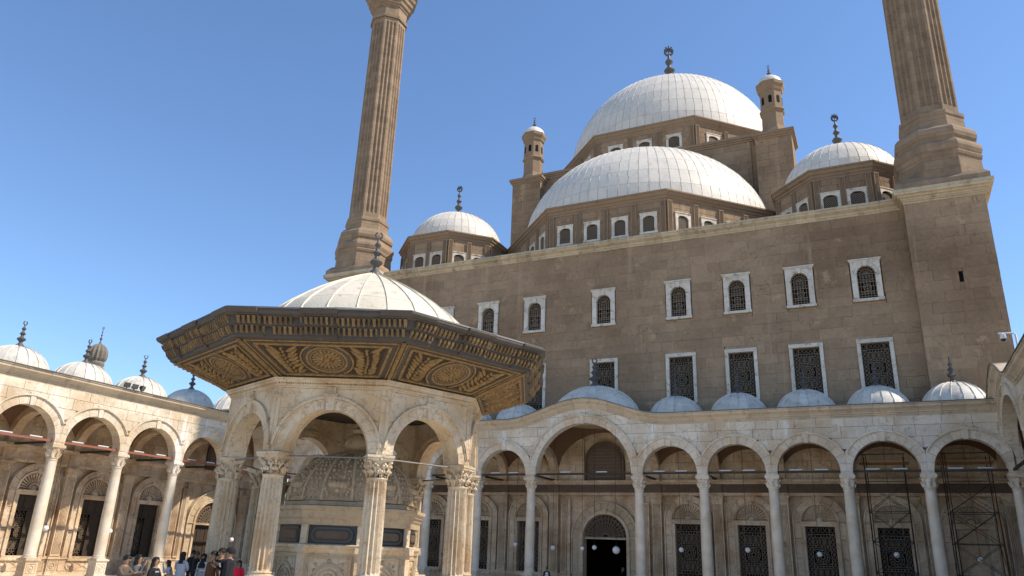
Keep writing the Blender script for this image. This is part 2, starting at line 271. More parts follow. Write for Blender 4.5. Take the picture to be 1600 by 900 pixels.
def dome_parts(parent, m, R, rise, nmer, rows, matname, a0=0.0, a1=2*pi, tmax=0.93, pieces=True, pname='roof_panel', cone=0.0, seam='seam', limit=None, rib=0.05, name='dome', dwin=None):
    """a dome shell with standing seams; its sheets are panels of their own"""
    def prof(t):
        return (R*cos(t*pi/2), rise*(sin(t*pi/2)*(1-cone)+cone*(1-cos(t*pi/2))) )
    full = abs(a1-a0-2*pi) < 1e-6
    key = ('dome', R, rise, nmer, rows, matname, a0, a1, cone)
    def shell():
        g = G(); k = 14
        g.lathe([(max(prof(i/k)[0], 0.0), prof(i/k)[1]) for i in range(k+1)], nmer*(2 if nmer < 20 else 1), a0=a0, a1=a1)
        for i in range(nmer if full else nmer+1):       # standing seams
            a = a0+(a1-a0)*i/nmer; pts = []
            for j in range(11):
                r, z = prof(tmax*j/10); pts.append((r, z))
            c, s_ = cos(a), sin(a); hw = rib*0.6
            ring = []
            for r, z in pts:
                w_ = hw*(0.35+0.65*r/R); nz = z/rise; up = rib
                ring.append([(r*c+w_*s_, r*s_-w_*c, z), ((r+up*sqrt(max(0,1-nz*nz)))*c, (r+up*sqrt(max(0,1-nz*nz)))*s_, z+up*nz+0.02), (r*c-w_*s_, r*s_+w_*c, z)])
            g.rings(ring, 1, cap=False)
        return g.mesh(name, [matname, seam], 50)
    d = ob(name, cached(key, shell), parent, m)
    rest = G(); cnt = 0
    for j in range(rows):
        t0, t1 = tmax*j/rows, tmax*(j+1)/rows
        def panel():
            g = G(); da = (a1-a0)/nmer; gap = rib*0.75; N_ = 2; vs = []; lo = []; hg = 0.010/R
            Q = 4 if rows < 3 else 2
            for q in range(Q+1):
                t = t0+(t1-t0)*q/Q + (hg if q == 0 else (-hg if q == Q else 0)); r, z = prof(t); nz = z/rise
                e = da/2-gap/max(r, 0.3)*0.5
                for p_ in range(N_+1):
                    a = -e+2*e*p_/N_; rr = r+0.028*sqrt(max(0, 1-nz*nz)); vs.append((rr*cos(a), rr*sin(a), z+0.028*nz)); lo.append((r*0.998*cos(a), r*0.998*sin(a), z-0.01))
            n1 = len(vs); fs = []
            for q in range(Q):
                for p_ in range(N_): b = q*(N_+1)+p_; fs.append((b, b+1, b+N_+2, b+N_+1))
            edge = [i for i in range(N_+1)]+[q*(N_+1)+N_ for q in range(1, Q+1)]+[Q*(N_+1)+i for i in range(N_-1, -1, -1)]+[q*(N_+1) for q in range(Q-1, 0, -1)]
            for i in range(len(edge)):
                a, b = edge[i], edge[(i+1) % len(edge)]; fs.append((a, a+n1, b+n1, b))
            g.add(vs+lo, fs); return g
        g = panel(); me = None
        for i in range(nmer):
            a = a0+(a1-a0)*(i+0.5)/nmer
            if pieces and (limit is None or cnt < limit) and (dwin is None or cos(a-dwin) > 0.0):
                if me is None: me = cached(key+('panel', j), lambda: g.mesh(pname, matname, 60))
                ob(pname, me, d, Matrix.Rotation(a, 4, 'Z')); cnt += 1
            else:
                c, s_ = cos(a), sin(a); rest.add([(x*c-y*s_, x*s_+y*c, z) for x, y, z in g.v], g.f)
    if rest.v: ob(pname+'s', rest.mesh(pname+'s', matname, 60), d, kind='stuff')
    return d
# ------------------------------------------------------------------ shared architectural pieces
def col_meshes():
    def ped():
        g = G(); h = 1.19
        g.box(-0.47,0.47,-0.47,0.47,0,0.16); g.box(-0.43,0.43,-0.43,0.43,0.16,0.24); g.box(-0.385,0.385,-0.385,0.385,0.24,h-0.2)
        g.box(-0.42,0.42,-0.42,0.42,h-0.2,h-0.13); g.box(-0.47,0.47,-0.47,0.47,h-0.13,h-0.04); g.box(-0.41,0.41,-0.41,0.41,h-0.04,h)
        for k in range(4):
            a = k*pi/2; q = G()
            for x0,x1,z0,z1 in ((-0.3,0.3,0.86,0.9),(-0.3,0.3,0.34,0.38),(-0.3,-0.26,0.38,0.86),(0.26,0.3,0.38,0.86)): q.box(x0,x1,-0.41,-0.38,z0,z1)
            q.ring(0,0.62,0.15,0.17,0.05,-0.415,-0.38,14); q.ball((0,-0.385,0.62),0.09,10,sy=0.5)
            g.add([(x*cos(a)-y*sin(a), x*sin(a)+y*cos(a), z) for x,y,z in q.v], q.f)
        return g.mesh('pedestal','marble')
    def base():
        g = G(); g.lathe([(0.42,1.19),(0.43,1.22),(0.42,1.26),(0.37,1.275),(0.36,1.31),(0.385,1.33),(0.385,1.37),(0.345,1.39),(0.345,1.40)],24); return g.mesh('column_base','shaft',40)
    def shaft():
        g = G(); g.lathe([(0.345,1.40),(0.352,2.4),(0.347,4.0),(0.33,5.5),(0.308,6.92),(0.335,6.95),(0.34,7.0),(0.31,7.03),(0.305,7.05)],24); return g.mesh('shaft','shaft',40)
    def cap():
        g = G(); n = 32
        g.lathe([(0.305,7.05),(0.345,7.07),(0.355,7.11),(0.33,7.15)],n)
        g.lathe([(0.33,7.15),(0.33,7.22),(0.335,7.3),(0.35,7.42),(0.38,7.54),(0.42,7.63),(0.40,7.66)],n,rf=lambda i:1.06 if i%4<2 else 0.93)   # leaf-fluted bell
        for k in range(8):
            a = k*pi/4; g.tube([(0.34*cos(a),0.34*sin(a),7.16),(0.41*cos(a),0.41*sin(a),7.33),(0.45*cos(a),0.45*sin(a),7.46),(0.47*cos(a),0.47*sin(a),7.44)],[0.05,0.06,0.045,0.02],6)
        for z0,z1,h in ((7.66,7.70,0.40),(7.70,7.74,0.425),(7.74,7.85,0.455),(7.85,7.93,0.43)): g.box(-h,h,-h,h,z0,z1)
        return g.mesh('capital','marble',40)
    return cached('pedestal',ped), cached('colbase',base), cached('shaft',shaft), cached('cap',cap)

def add_column(parent, m):
    pd, bs, sh, cp = col_meshes()
    c = ob('column', sh, parent, m)
    ob('pedestal', pd, c); ob('column_base', bs, c); ob('capital', cp, c)
    return c

def wedge(g, r0, r1f, t0, t1, y0, y1, cz, n=4, gap=0.0):
    pts_i = []; pts_o = []
    for i in range(n+1):
        t = t0+(t1-t0)*i/n
        e = gap*(1 if i == 0 else (-1 if i == n else 0))
        ti, to = t+e/r0, t+e/r1f(t)
        pts_i.append((r0*cos(ti), cz+r0*sin(ti))); pts_o.append((r1f(to)*cos(to), cz+r1f(to)*sin(to)))
    vs = []; fs = []
    for y in (y0, y1):
        for p in pts_i: vs.append((p[0], y, p[1]))
        for p in pts_o: vs.append((p[0], y, p[1]))
    k = n+1
    for i in range(n):
        fs += [(i, k+i, k+i+1, i+1), (2*k+i, 2*k+i+1, 3*k+i+1, 3*k+i), (i, i+1, 2*k+i+1, 2*k+i), (k+i, 3*k+i, 3*k+i+1, k+i+1)]
    fs += [(0, 2*k, 3*k, k), (n, k+n, 3*k+n, 2*k+n)]
    g.add(vs, fs); return g

def add_arch(parent, m, w, rin, th, SP, nv, y0, y1, mname, clip=True, key=0.07, mould=True, moulddepth=0.11, jg=0.008, inner=False):
    """archivolt moulding with its voussoirs"""
    rex = rin+th; half = w/2-0.006
    def ro(t): return min(rex, half/max(abs(cos(t)), 1e-6)) if clip else rex
    def ringm():
        g = G(); tl = math.acos(min(1, half/rex)) if clip and half < rex else 0.0
        n = 36
        for k_, (a, b, dy) in enumerate(((rex-0.10, rex+0.0, moulddepth), (rex-0.155, rex-0.11, moulddepth*0.5))):
            pts = [tl+(pi-2*tl)*i/n for i in range(n+1)]
            r1 = [a]*len(pts); r2 = [b]*len(pts)
            vs = []; fs = []
            for t in pts:
                for r, y in ((a, y0-dy), (b, y0-dy), (b, y0+0.03), (a, y0+0.03)): vs.append((r*cos(t), y, SP+r*sin(t)))
            for i in range(n):
                for j in range(4): fs.append((4*i+j, 4*i+4+j, 4*i+4+(j+1) % 4, 4*i+(j+1) % 4))
            fs += [(0,1,2,3), (4*n+3,4*n+2,4*n+1,4*n)]
            g.add(vs, fs)
        if inner:
            nv0 = len(g.v); pts = [tl+(pi-2*tl)*i/n for i in range(n+1)]; vs = []; fs = []
            for t in pts:
                for r, y in ((rex-0.30, y1+0.09), (rex-0.16, y1+0.09), (rex-0.16, y1-0.03), (rex-0.30, y1-0.03)): vs.append((r*cos(t), y, SP+r*sin(t)))
            for i in range(n):
                for j in range(4): fs.append((4*i+j, 4*i+4+j, 4*i+4+(j+1) % 4, 4*i+(j+1) % 4))
            g.add(vs, fs)
        return g.mesh('arch', mname, 35)
    k_ = ('arch', w, rin, th, SP, nv, y0, y1, mname)
    a = ob('arch', cached(k_, ringm), parent, m)
    for i in range(nv):
        t0, t1 = pi*i/nv, pi*(i+1)/nv
        key_stone = key and i == nv//2
        def vm():
            g = G()
            if key_stone:
                e = 0.035
                wedge(g, rin, ro, t0, t1, y0, y1, SP, 4, 0.006); g.prism([(-0.13, SP+rin-0.05), (0.13, SP+rin-0.05), (0.18, SP+rex+0.03), (-0.18, SP+rex+0.03)], y0-key, y0+0.01)
                g.prism([(-0.23, SP+rex-0.03), (0.23, SP+rex-0.03), (0.25, SP+rex+0.07), (-0.25, SP+rex+0.07)], y0-key-0.04, y0)
                return g.mesh('keystone', mname)
            wedge(g, rin, ro, t0, t1, y0+random.uniform(-0.008, 0.008), y1, SP, 4, jg); return g.mesh('voussoir', mname)
        ob('keystone' if key_stone else 'voussoir', cached(k_+(i,), vm), a)
    return a

def sweep_cornice(xs, zs, prof, y0, ang=None):
    """cornice stone: profile (outward, up) swept along (x,z)"""
    g = G(); rr = []
    for i in range(len(xs)):
        j0, j1 = max(0, i-1), min(len(xs)-1, i+1)
        t = Vector((xs[j1]-xs[j0], zs[j1]-zs[j0])).normalized(); nx, nz = -t.y, t.x
        rr.append([(xs[i]+nx*v, y0-o, zs[i]+nz*v) for o, v in prof])
    g.rings(rr); return g
CPROF = [(-0.5,0),(0.02,0),(0.02,0.10),(0.08,0.115),(0.08,0.20),(0.15,0.22),(0.17,0.30),(0.28,0.42),(0.42,0.50),(0.44,0.53),(0.44,0.66),(0.50,0.67),(0.50,0.74),(-0.5,0.76)]

def ringrange(a, b, step):
    n = max(1, round((b-a)/step)); return [a+(b-a)*i/n for i in range(n+1)]

def fluted_pilaster(w_, d, z0, z1, nf, y=0.0):
    g = G(); out = [(-w_/2, 0.27), (-w_/2, -d)]
    m_ = 0.06; fw = (w_-2*m_)/nf
    for k in range(nf):
        a = -w_/2+m_+fw*k
        for q in range(5):
            t = q/4; out.append((a+fw*(0.1+0.8*t), -d+0.07*sin(pi*t)))
    out += [(w_/2, -d), (w_/2, 0.27)]
    g.rings([[(x, yy+y, z0+0.12) for x, yy in out], [(x, yy+y, z1-0.1) for x, yy in out]])
    g.box(-w_/2-0.02, w_/2+0.02, -d-0.03+y, y, z0, z0+0.12); g.box(-w_/2-0.01, w_/2+0.01, -d-0.015+y, y, z1-0.1, z1)
    return g

def grille_rect(w_, h, y=0.0, d=0.035):
    """bronze window grille: border of loops, rosette in the middle, loops above and below"""
    g = G(); y1 = y+d; b = 0.035; x0, x1 = -w_/2, w_/2
    for X in (x0+b/2, x1-b/2): g.bar(X, 0, X, h, b, y, y1)
    for Z in (b/2, h-b/2): g.bar(x0, Z, x1, Z, b, y, y1)
    s = w_*0.20
    for X in (x0+s, x1-s): g.bar(X, 0, X, h, 0.03, y, y1)
    top = 0.13*h
    for Z in (top, h-top): g.bar(x0, Z, x1, Z, 0.03, y, y1)
    for Z in (0.35*h, 0.38*h, 0.62*h, 0.65*h): g.bar(x0+s, Z, x1-s, Z, 0.028, y, y1)
    n = 9
    for i in range(n):                                      # side chains
        z = top+(h-2*top)*(i+0.5)/n
        for X in (x0+s/2+0.015, x1-s/2-0.015): g.ring(X, z, s*0.30, (h-2*top)/n*0.42, 0.026, y, y1, 10)
        for X in (x0+s/2+0.015, x1-s/2-0.015): g.bar(X, z-(h-2*top)/n/2, X, z+(h-2*top)/n/2, 0.015, y+0.005, y1)
    iw = w_-2*s
    for zc, hh in ((0.25*h, 0.22*h), (0.75*h, 0.22*h)):     # loops
        for i in range(3):
            X = x0+s+iw*(i+0.5)/3; g.ring(X, zc, iw/3*0.36, hh*0.36, 0.03, y, y1, 12); g.ring(X, zc, iw/3*0.16, hh*0.20, 0.022, y, y1, 8)
            g.bar(X, zc-hh/2, X, zc-hh*0.3, 0.03, y, y1); g.bar(X, zc+hh*0.3, X, zc+hh/2, 0.03, y, y1)
        for i in range(4): X = x0+s+iw*i/3; g.bar(X, zc-hh/2, X, zc+hh/2, 0.026, y, y1)
        for q in (-0.5, 0.5): g.bar(x0+s, zc+q*hh*0.6, x1-s, zc+q*hh*0.6, 0.018, y, y1)
    zc = 0.5*h; R = min(iw, 0.24*h)/2*0.92
    for r in (R, R*0.72, R*0.3): g.ring(0, zc, r, r, 0.026, y, y1, 18)
    for k in range(12): a = k*pi/6; g.bar(R*0.3*cos(a), zc+R*0.3*sin(a), R*cos(a), zc+R*sin(a), 0.02, y, y1)
    for sx in (-1, 1):
        for sz in (-1, 1): g.bar(sx*iw/2, zc+sz*0.12*h, sx*R*0.7, zc+sz*R*0.7, 0.02, y, y1)
    for Z in (top/2, h-top/2):
        g.ring(x0+s/2, Z, s*0.3, top*0.3, 0.022, y, y1, 10); g.ring(x1-s/2, Z, s*0.3, top*0.3, 0.022, y, y1, 10)
        for i in range(4): X = x0+s+iw*(i+0.5)/4; g.ring(X, Z, iw/8*0.8, top*0.3, 0.02, y, y1, 8)
    return g

def fan_lattice(r, y=0.0, d=0.035):
    g = G(); y1 = y+d
    for q, wd in ((0.985, 0.05), (0.82, 0.03), (0.62, 0.03), (0.38, 0.03), (0.16, 0.04)): g.ring(0, 0, r*q, r*q, wd, y, y1, 24, 0, 0, pi)
    g.bar(-r, 0.03, r, 0.03, 0.07, y, y1)
    for k in range(17):
        a = pi*k/16; g.bar(0.16*r*cos(a), 0.16*r*sin(a), r*cos(a), r*sin(a), 0.028, y, y1)
    for k in range(16):
        a = pi*(k+0.5)/16
        for q, rr in ((0.90, 0.065), (0.72, 0.065), (0.50, 0.05)): g.ring(r*q*cos(a), r*q*sin(a), rr*r, rr*r, 0.022, y, y1, 8)
    return g

# ------------------------------------------------------------------ gallery rear wall, one bay
def gallery_bay(parent, m, w_, kind='grille', frieze='frieze', gate=False):
    """m puts the bay centre on the wall face (y=0); x right, y into the wall"""
    hw = w_/2; big = w_ > 6; K = ('gal', round(w_, 3), kind, frieze)
    def add(nm, key, fn, mm=None, p=parent, **kw): return ob(nm, cached(K+(key,), fn), p, m @ mm if mm else (m if p is parent else None), **kw)
    ww, z0, z1 = (1.9, 1.05, 5.03) if not big else (3.5, 0.0, 3.9)
    def core():
        g = G()
        if big:
            g.box(-hw, -1.75, 0.26, 0.8, 0, 12.0); g.box(1.75, hw, 0.26, 0.8, 0, 12.0)
            xs = [-1.75*cos(pi*i/16) for i in range(17)]; g.strip(xs, [3.9+sqrt(max(0, 1.75**2-x*x)) for x in xs], [12.0]*17, 0.26, 0.8)
        elif kind == 'blind': g.box(-hw, hw, 0.26, 0.8, 0, 12.0)
        else:
            g.box(-hw, -ww/2, 0.26, 0.8, 0, 12.0); g.box(ww/2, hw, 0.26, 0.8, 0, 12.0); g.box(-ww/2, ww/2, 0.26, 0.8, 0, z0); g.box(-ww/2, ww/2, 0.26, 0.8, z1, 12.0)
        return g.mesh('rear_wall', 'marble_wall')
    wall = add('rear_wall', 'core', core)
    # lunette slabs above the entablature
    def slab(x0, x1, za, zb):
        return lambda: G().stone(x0, x1, -0.02, 0.27, za, zb, 0.012).mesh('wall_slab', 'marble_wall')
    zrow = [8.2, 8.85, 9.5, 10.15, 10.8, 11.5]
    for r in range(5):
        cuts = ringrange(-hw, hw, 1.35); off = 0.35 if r % 2 else -0.2
        cuts = [cuts[0]]+[c+off for c in cuts[1:-1]]+[cuts[-1]]
        for i in range(len(cuts)-1):
            a, b = cuts[i]+0.006, cuts[i+1]-0.006
            if big and b > -1.7 and a < 1.7 and r < 5:
                if a < -1.7: b = -1.7
                elif b > 1.7: a = 1.7
                else: continue
                if b-a < 0.1: continue
            ob('wall_slab', cached(K+('slab', r, i), slab(a, b, zrow[r]+0.006, zrow[r+1]-0.006)), wall)
    # entablature
    def ent():
        g = G(); g.box(-hw, hw, -0.10, 0.28, 7.06, 7.18); g.box(-hw, hw, -0.15, 0.28, 7.18, 7.26)
        for a in (-hw, hw-0.4): g.box(a, a+0.4, -0.22, -0.1, 7.06, 7.26)
        return g.mesh('architrave', 'marble_wall')
    def fri():
        g = G(); g.box(-hw, hw, -0.08, 0.28, 7.26, 7.88)
        for a in (-hw, hw-0.38): g.box(a, a+0.38, -0.2, -0.08, 7.26, 7.88)
        n = max(1, int((w_-1.2)/1.6))
        for i in range(n):
            X = -hw+0.6+(w_-1.2)*(i+0.5)/n; L_ = (w_-1.2)/n*0.42
            g.ring(X, 7.57, L_, 0.2, 0.05, -0.115, -0.07, 18); g.ring(X, 7.57, L_-0.1, 0.12, 0.03, -0.105, -0.07, 18)
            for q in range(9): g.bar(X-L_*0.7+L_*1.4*q/8, 7.5, X-L_*0.62+L_*1.4*q/8, 7.64+0.03*(q % 3), 0.035, -0.10, -0.07)
        return g.mesh('frieze', frieze)
    def cor():
        g = G()
        for o, za, zb in ((0.16,7.88,7.95),(0.28,7.95,8.02),(0.42,8.02,8.12),(0.46,8.12,8.17)): g.box(-hw, hw, -o, 0.28, za, zb)
        for a in (-hw, hw-0.42): g.box(a, a+0.42, -0.6, -0.46, 8.03, 8.172)
        return g.mesh('wall_cornice', 'marble_wall')
    for nm, f_ in (('architrave', ent), ('frieze', fri), ('wall_cornice', cor)): ob(nm, cached(K+(nm,), f_), wall)
    # half pilasters belong to the bay boundary: one whole pilaster at the left edge
    # dado
    def dado():
        g = G(); segs = [(-hw, hw)] if not big else [(-hw, -2.75), (2.75, hw)]
        for a, b in segs:
            g.box(a, b, -0.10, 0.28, 0, 0.2); g.box(a, b, -0.05, 0.28, 0.2, 1.0); g.box(a, b, -0.13, 0.28, 1.0, 1.08); g.box(a, b, -0.08, 0.28, 1.08, 1.2)
        return g.mesh('dado', 'marble_wall')
    ob('dado', cached(K+('dado',), dado), wall)
    if not big:
        def dpan():
            g = G(); L_ = hw-0.55
            for (a, b, c, d) in ((-L_, 0.28, L_, 0.28), (-L_, 0.94, L_, 0.94), (-L_, 0.28, -L_, 0.94), (L_, 0.28, L_, 0.94)): g.bar(a, b, c, d, 0.04, -0.085, -0.04)
            for s in (-1, 1):
                g.ring(s*L_*0.55, 0.61, 0.26, 0.26, 0.07, -0.10, -0.04, 16); g.ball((s*L_*0.55, -0.05, 0.61), 0.12, 10, sy=0.5)
                g.bar(s*0.05, 0.61, s*L_*0.33, 0.9, 0.05, -0.09, -0.04); g.bar(s*0.05, 0.61, s*L_*0.33, 0.32, 0.05, -0.09, -0.04)
            g.ball((0, -0.05, 0.61), 0.1, 8, sy=0.5, sz=1.6)
            return g.mesh('dado_panel', 'marble_wall', 40)
        ob('dado_panel', cached(K+('dpan',), dpan), wall)
    SPW = 5.35 if not big else 3.9
    ri, ro_ = (1.2, 1.66) if not big else (1.95, 2.6)
    # arched surround with its stones
    def surround():
        g = G(); n = 24
        g.ring(0, SPW, ro_+0.03, ro_+0.03, 0.09, -0.17, 0.27, n, 0, 0, pi); g.ring(0, SPW, ri, ri, 0.10, -0.18, 0.27, n, 0, 0, pi)
        for s in (-1, 1):
            g.box(s*(ro_+0.03)-0.035, s*(ro_+0.03)+0.035, -0.17, 0.27, 1.2, SPW); g.box(s*ri-0.04, s*ri+0.04, -0.18, 0.27, 1.2 if not big else 0, SPW)
            g.box(s*(ri+ro_)/2-(ro_-ri)/2-0.03, s*(ri+ro_)/2+(ro_-ri)/2+0.03, -0.14, 0.02, SPW-0.05, SPW+0.03)
        return g.mesh('window_surround' if not big else 'door_surround', 'marble_wall', 40)
    sur = add('window_surround' if not big else 'door_surround', 'sur', surround)
    nv = 7 if not big else 13
    for i in range(nv):
        def vs_():
            g = G(); wedge(g, ri+0.045, lambda t: ro_-0.01, pi*i/nv, pi*(i+1)/nv, -0.06, 0.27, SPW+0.03, 4, 0.012); return g.mesh('voussoir', 'marble_wall' if not big else 'carved')
        ob('voussoir', cached(K+('sv', i), vs_), sur)
    for s in (-1, 1):
        zz = [1.2, 2.9, 4.2, SPW-0.06] if not big else [0.0, 1.6, 3.0, SPW-0.06]
        for i in range(3):
            xa, xb = sorted((s*(ri+0.045), s*(ro_-0.01)))
            ob('jamb_slab', cached(K+('jamb', s, i), lambda: G().stone(xa, xb, -0.055-0.01*(i % 2), 0.27, zz[i]+0.010, zz[i+1]-0.010, 0.012).mesh('jamb_slab', 'marble_wall' if not big else 'carved')), sur)
    # rosettes in the spandrels
    for s in (-1, 1):
        def ros():
            g = G(); g.ring(0, 0, 0.17, 0.17, 0.07, 0.12, 0.27, 14); g.ball((0, 0.24, 0), 0.09, 8, sy=0.6); return g.mesh('rosette', 'marble_wall', 40)
        ob('rosette', cached(('rosette',), ros), parent, m @ T(s*((ro_+hw-0.35)/2+0.1 if not big else 3.0), 0, 6.72 if not big else 6.4))
    if not big:
        def fan():
            g = G(); g.prism([(1.16*cos(pi*i/20), SPW+0.04+1.16*sin(pi*i/20)) for i in range(21)], 0.20, 0.27)
            for k in range(15):
                a = pi*(k+0.5)/15; c, s = cos(a), sin(a)
                g.prism([(0.40*c-0.012*s, SPW+0.06+0.40*s+0.012*c), (0.40*c+0.012*s, SPW+0.06+0.40*s-0.012*c), (0.97*c+0.045*s, SPW+0.06+0.97*s-0.045*c), (1.02*c, SPW+0.06+1.02*s), (0.97*c-0.045*s, SPW+0.06+0.97*s+0.045*c)], 0.0, 0.22)
            g.ring(0, SPW+0.05, 1.09, 1.09, 0.07, -0.10, 0.22, 24, 0, 0, pi); g.ring(0, SPW+0.05, 0.36, 0.36, 0.06, -0.04, 0.22, 14, 0, 0, pi)
            g.ball((0, 0.14, SPW+0.06), 0.26, 12, sy=0.6); g.box(-0.13, 0.13, -0.2, 0, SPW+1.08, SPW+1.36)
            return g.mesh('shell_tympanum', 'marble_wall', 40)
        add('shell_tympanum', 'fan', fan)
        def frame():
            g = G(); a = ww/2
            g.box(-a-0.22, -a, -0.12, 0.25, z0-0.02, z1); g.box(a, a+0.22, -0.12, 0.25, z0-0.02, z1); g.box(-a-0.22, a+0.22, -0.12, 0.25, z1, z1+0.2); g.box(-a-0.28, a+0.28, -0.2, 0.02, z1+0.2, z1+0.30)
            return g.mesh('window', 'marble_wall')
        win = add('window', 'frame', frame)
        ob('sill', cached(K+('sill',), lambda: G().stone(-ww/2-0.3, ww/2+0.3, -0.2, 0.3, z0-0.16, z0-0.02, 0.02).mesh('sill', 'marble_wall')), win)
        if kind == 'grille':
            ob('grille', cached(('ggrille',), lambda: grille_rect(ww, z1-z0, 0.12).mesh('grille', 'bronze')), win, Matrix.Translation((0, 0, z0)))
            ob('pane', cached(K+('pane',), lambda: G().box(-ww/2, ww/2, 0.5, 0.54, z0, z1).mesh('pane', 'dark')), win)
        elif kind == 'leaf':
            ob('pane', cached(K+('pane',), lambda: G().box(-ww/2, ww/2, 0.7, 0.74, z0, z1).mesh('pane', 'dark')), win)
            ob('grille', cached(('lgrille',), lambda: grille_rect(ww, z1-z0-0.9, 0.5).mesh('grille', 'bronze')), win, Matrix.Translation((0, 0, z0)))
            def tr():
                g = G(); a = ww/2; zt = z1-0.95
                for X in (-a+0.04, a-0.04): g.box(X-0.04, X+0.04, 0.15, 0.25, z0, z1)
                g.box(-a, a, 0.15, 0.25, zt-0.05, zt+0.05); g.box(-a, a, 0.15, 0.25, z1-0.06, z1)
                for X in (-a/3, a/3): g.box(X-0.025, X+0.025, 0.16, 0.24, zt, z1)
                return g.mesh('transom', 'wood')
            ob('transom', cached(K+('tr',), tr), win)
            for i in range(3):
                a = -ww/2+0.08+i*(ww-0.1)/3
                ob('transom_pane', cached(K+('tp', i), lambda: G().box(a, a+(ww-0.2)/3, 0.2, 0.215, z1-0.9, z1-0.06).mesh('transom_pane', 'wood')), win)
            def leaf():
                g = G(); h = z1-0.99-z0; wl = 0.86
                g.box(0, wl, 0, 0.05, 0, h)
                for X in (0.0, wl-0.09): g.box(X, X+0.09, -0.02, 0.07, 0, h)
                for Z in (0, h*0.33, h*0.66, h-0.09): g.box(0, wl, -0.02, 0.07, Z, Z+0.09)
                return g.mesh('shutter_leaf', 'wood')
            ob('shutter_leaf', cached(('leaf',), leaf), win, Matrix.Translation((ww/2-0.9, 0.28, z0)) )
            ob('shutter_leaf', cached(('leaf',), leaf), win, Matrix.Translation((-ww/2+0.04, 0.27, z0)) @ Matrix.Rotation(radians(72), 4, 'Z'))
        elif kind == 'blind':
            def bl():
                g = G(); a = ww/2; g.box(-a, a, 0.16, 0.27, z0, z1)
                for X in (-a+0.3, a-0.3): g.box(X-0.03, X+0.03, 0.08, 0.17, z0+0.3, z1-0.3)
                for Z in (z0+0.3, z1-0.3): g.box(-a+0.3, a-0.3, 0.08, 0.17, Z-0.03, Z+0.03)
                return g.mesh('blind_panel', 'marble_wall')
            ob('blind_panel', cached(('blind',), bl), win)
    else:
        def dfr():
            g = G()
            for s in (-1, 1): g.box(s*1.85-0.11, s*1.85+0.11, -0.12, 0.3, 0, 3.9)
            g.ring(0, 3.9, 1.85, 1.85, 0.2, -0.12, 0.3, 28, 0, 0, pi); g.prism([(-0.14, 5.62), (0.14, 5.62), (0.2, 6.0), (-0.2, 6.0)], -0.24, 0)
            g.box(-1.75, 1.75, 0.12, 0.22, 3.78, 3.92)
            return g.mesh('door', 'marble_wall', 40)
        dr = add('door', 'dfr', dfr)
        ob('fanlight', cached(('fanl',), lambda: fan_lattice(1.74, 0.12).mesh('fanlight', 'bronze')), dr, Matrix.Translation((0, 0, 3.9)))
        if gate:
            def gt():
                g = G(); g.box(-1.74, 1.74, 0.45, 0.5, 0, 5.7)
                for X in (-1.7, -0.9, -0.05, 0.05, 0.9, 1.7): g.box(X-0.05, X+0.05, 0.40, 0.46, 0, 3.8)
                for Z in (0.1, 1.3, 2.5, 3.7): g.box(-1.7, 1.7, 0.41, 0.46, Z-0.05, Z+0.05)
                return g.mesh('gate_leaf', 'wood')
            ob('gate_leaf', cached(('gate',), gt), dr)
        for s in (-1, 1):      # slim fluted columns and plain strips either side of the door
            ob('pilaster', cached(('npil',), lambda: fluted_pilaster(0.46, 0.16, 1.2, 6.5, 4).mesh('pilaster', 'marble_wall')), parent, m @ T(s*3.3))
            ob('jamb_strip', cached(('strip', s), lambda: G().stone(s*2.92-0.13, s*2.92+0.13, -0.1, 0.03, 0, 6.9, 0.015).mesh('jamb_strip', 'marble_wall')), sur)
        # dark arched inscription panel in the lunette
        def ins():
            g = G(); P_ = [(-1.62, 8.2), (1.62, 8.2), (1.62, 9.6)]+[(1.62*cos(pi*i/20), 9.6+1.62*sin(pi*i/20)) for i in range(1, 20)]+[(-1.62, 9.6)]
            g.prism([(x*0.9, 8.2+(z-8.2)*0.93) for x, z in P_], -0.06, 0.03)
            g.ring(0, 9.6, 1.56, 1.56, 0.13, -0.16, 0.02, 24, 0, 0, pi); g.ring(0, 9.6, 1.36, 1.36, 0.05, -0.11, 0.02, 24, 0, 0, pi)
            for s in (-1, 1): g.box(s*1.56-0.065, s*1.56+0.065, -0.16, 0.02, 8.2, 9.6); g.box(s*1.36-0.025, s*1.36+0.025, -0.11, 0.02, 8.2, 9.6)
            return g.mesh('inscription_panel', 'frieze', 40)
        ip = add('inscription_panel', 'ins', ins)
        def lines():
            g = G(); rnd = random.Random(3)
            for r in range(9):
                z = 8.5+r*0.26; hwx = 1.2 if z < 9.6 else sqrt(max(0.05, 1.3**2-(z-9.6)**2))*0.85
                x = -hwx
                while x < hwx:
                    l = rnd.uniform(0.06, 0.2); g.bar(x, z+rnd.uniform(-.02, .02), x+l, z+rnd.uniform(-.03, .05), 0.035, -0.085, -0.055); x += l+0.04
            return g.mesh('script_lines', 'bronze')
        ob('script_lines', cached(('lines',), lines), ip, kind='stuff')
    return wall

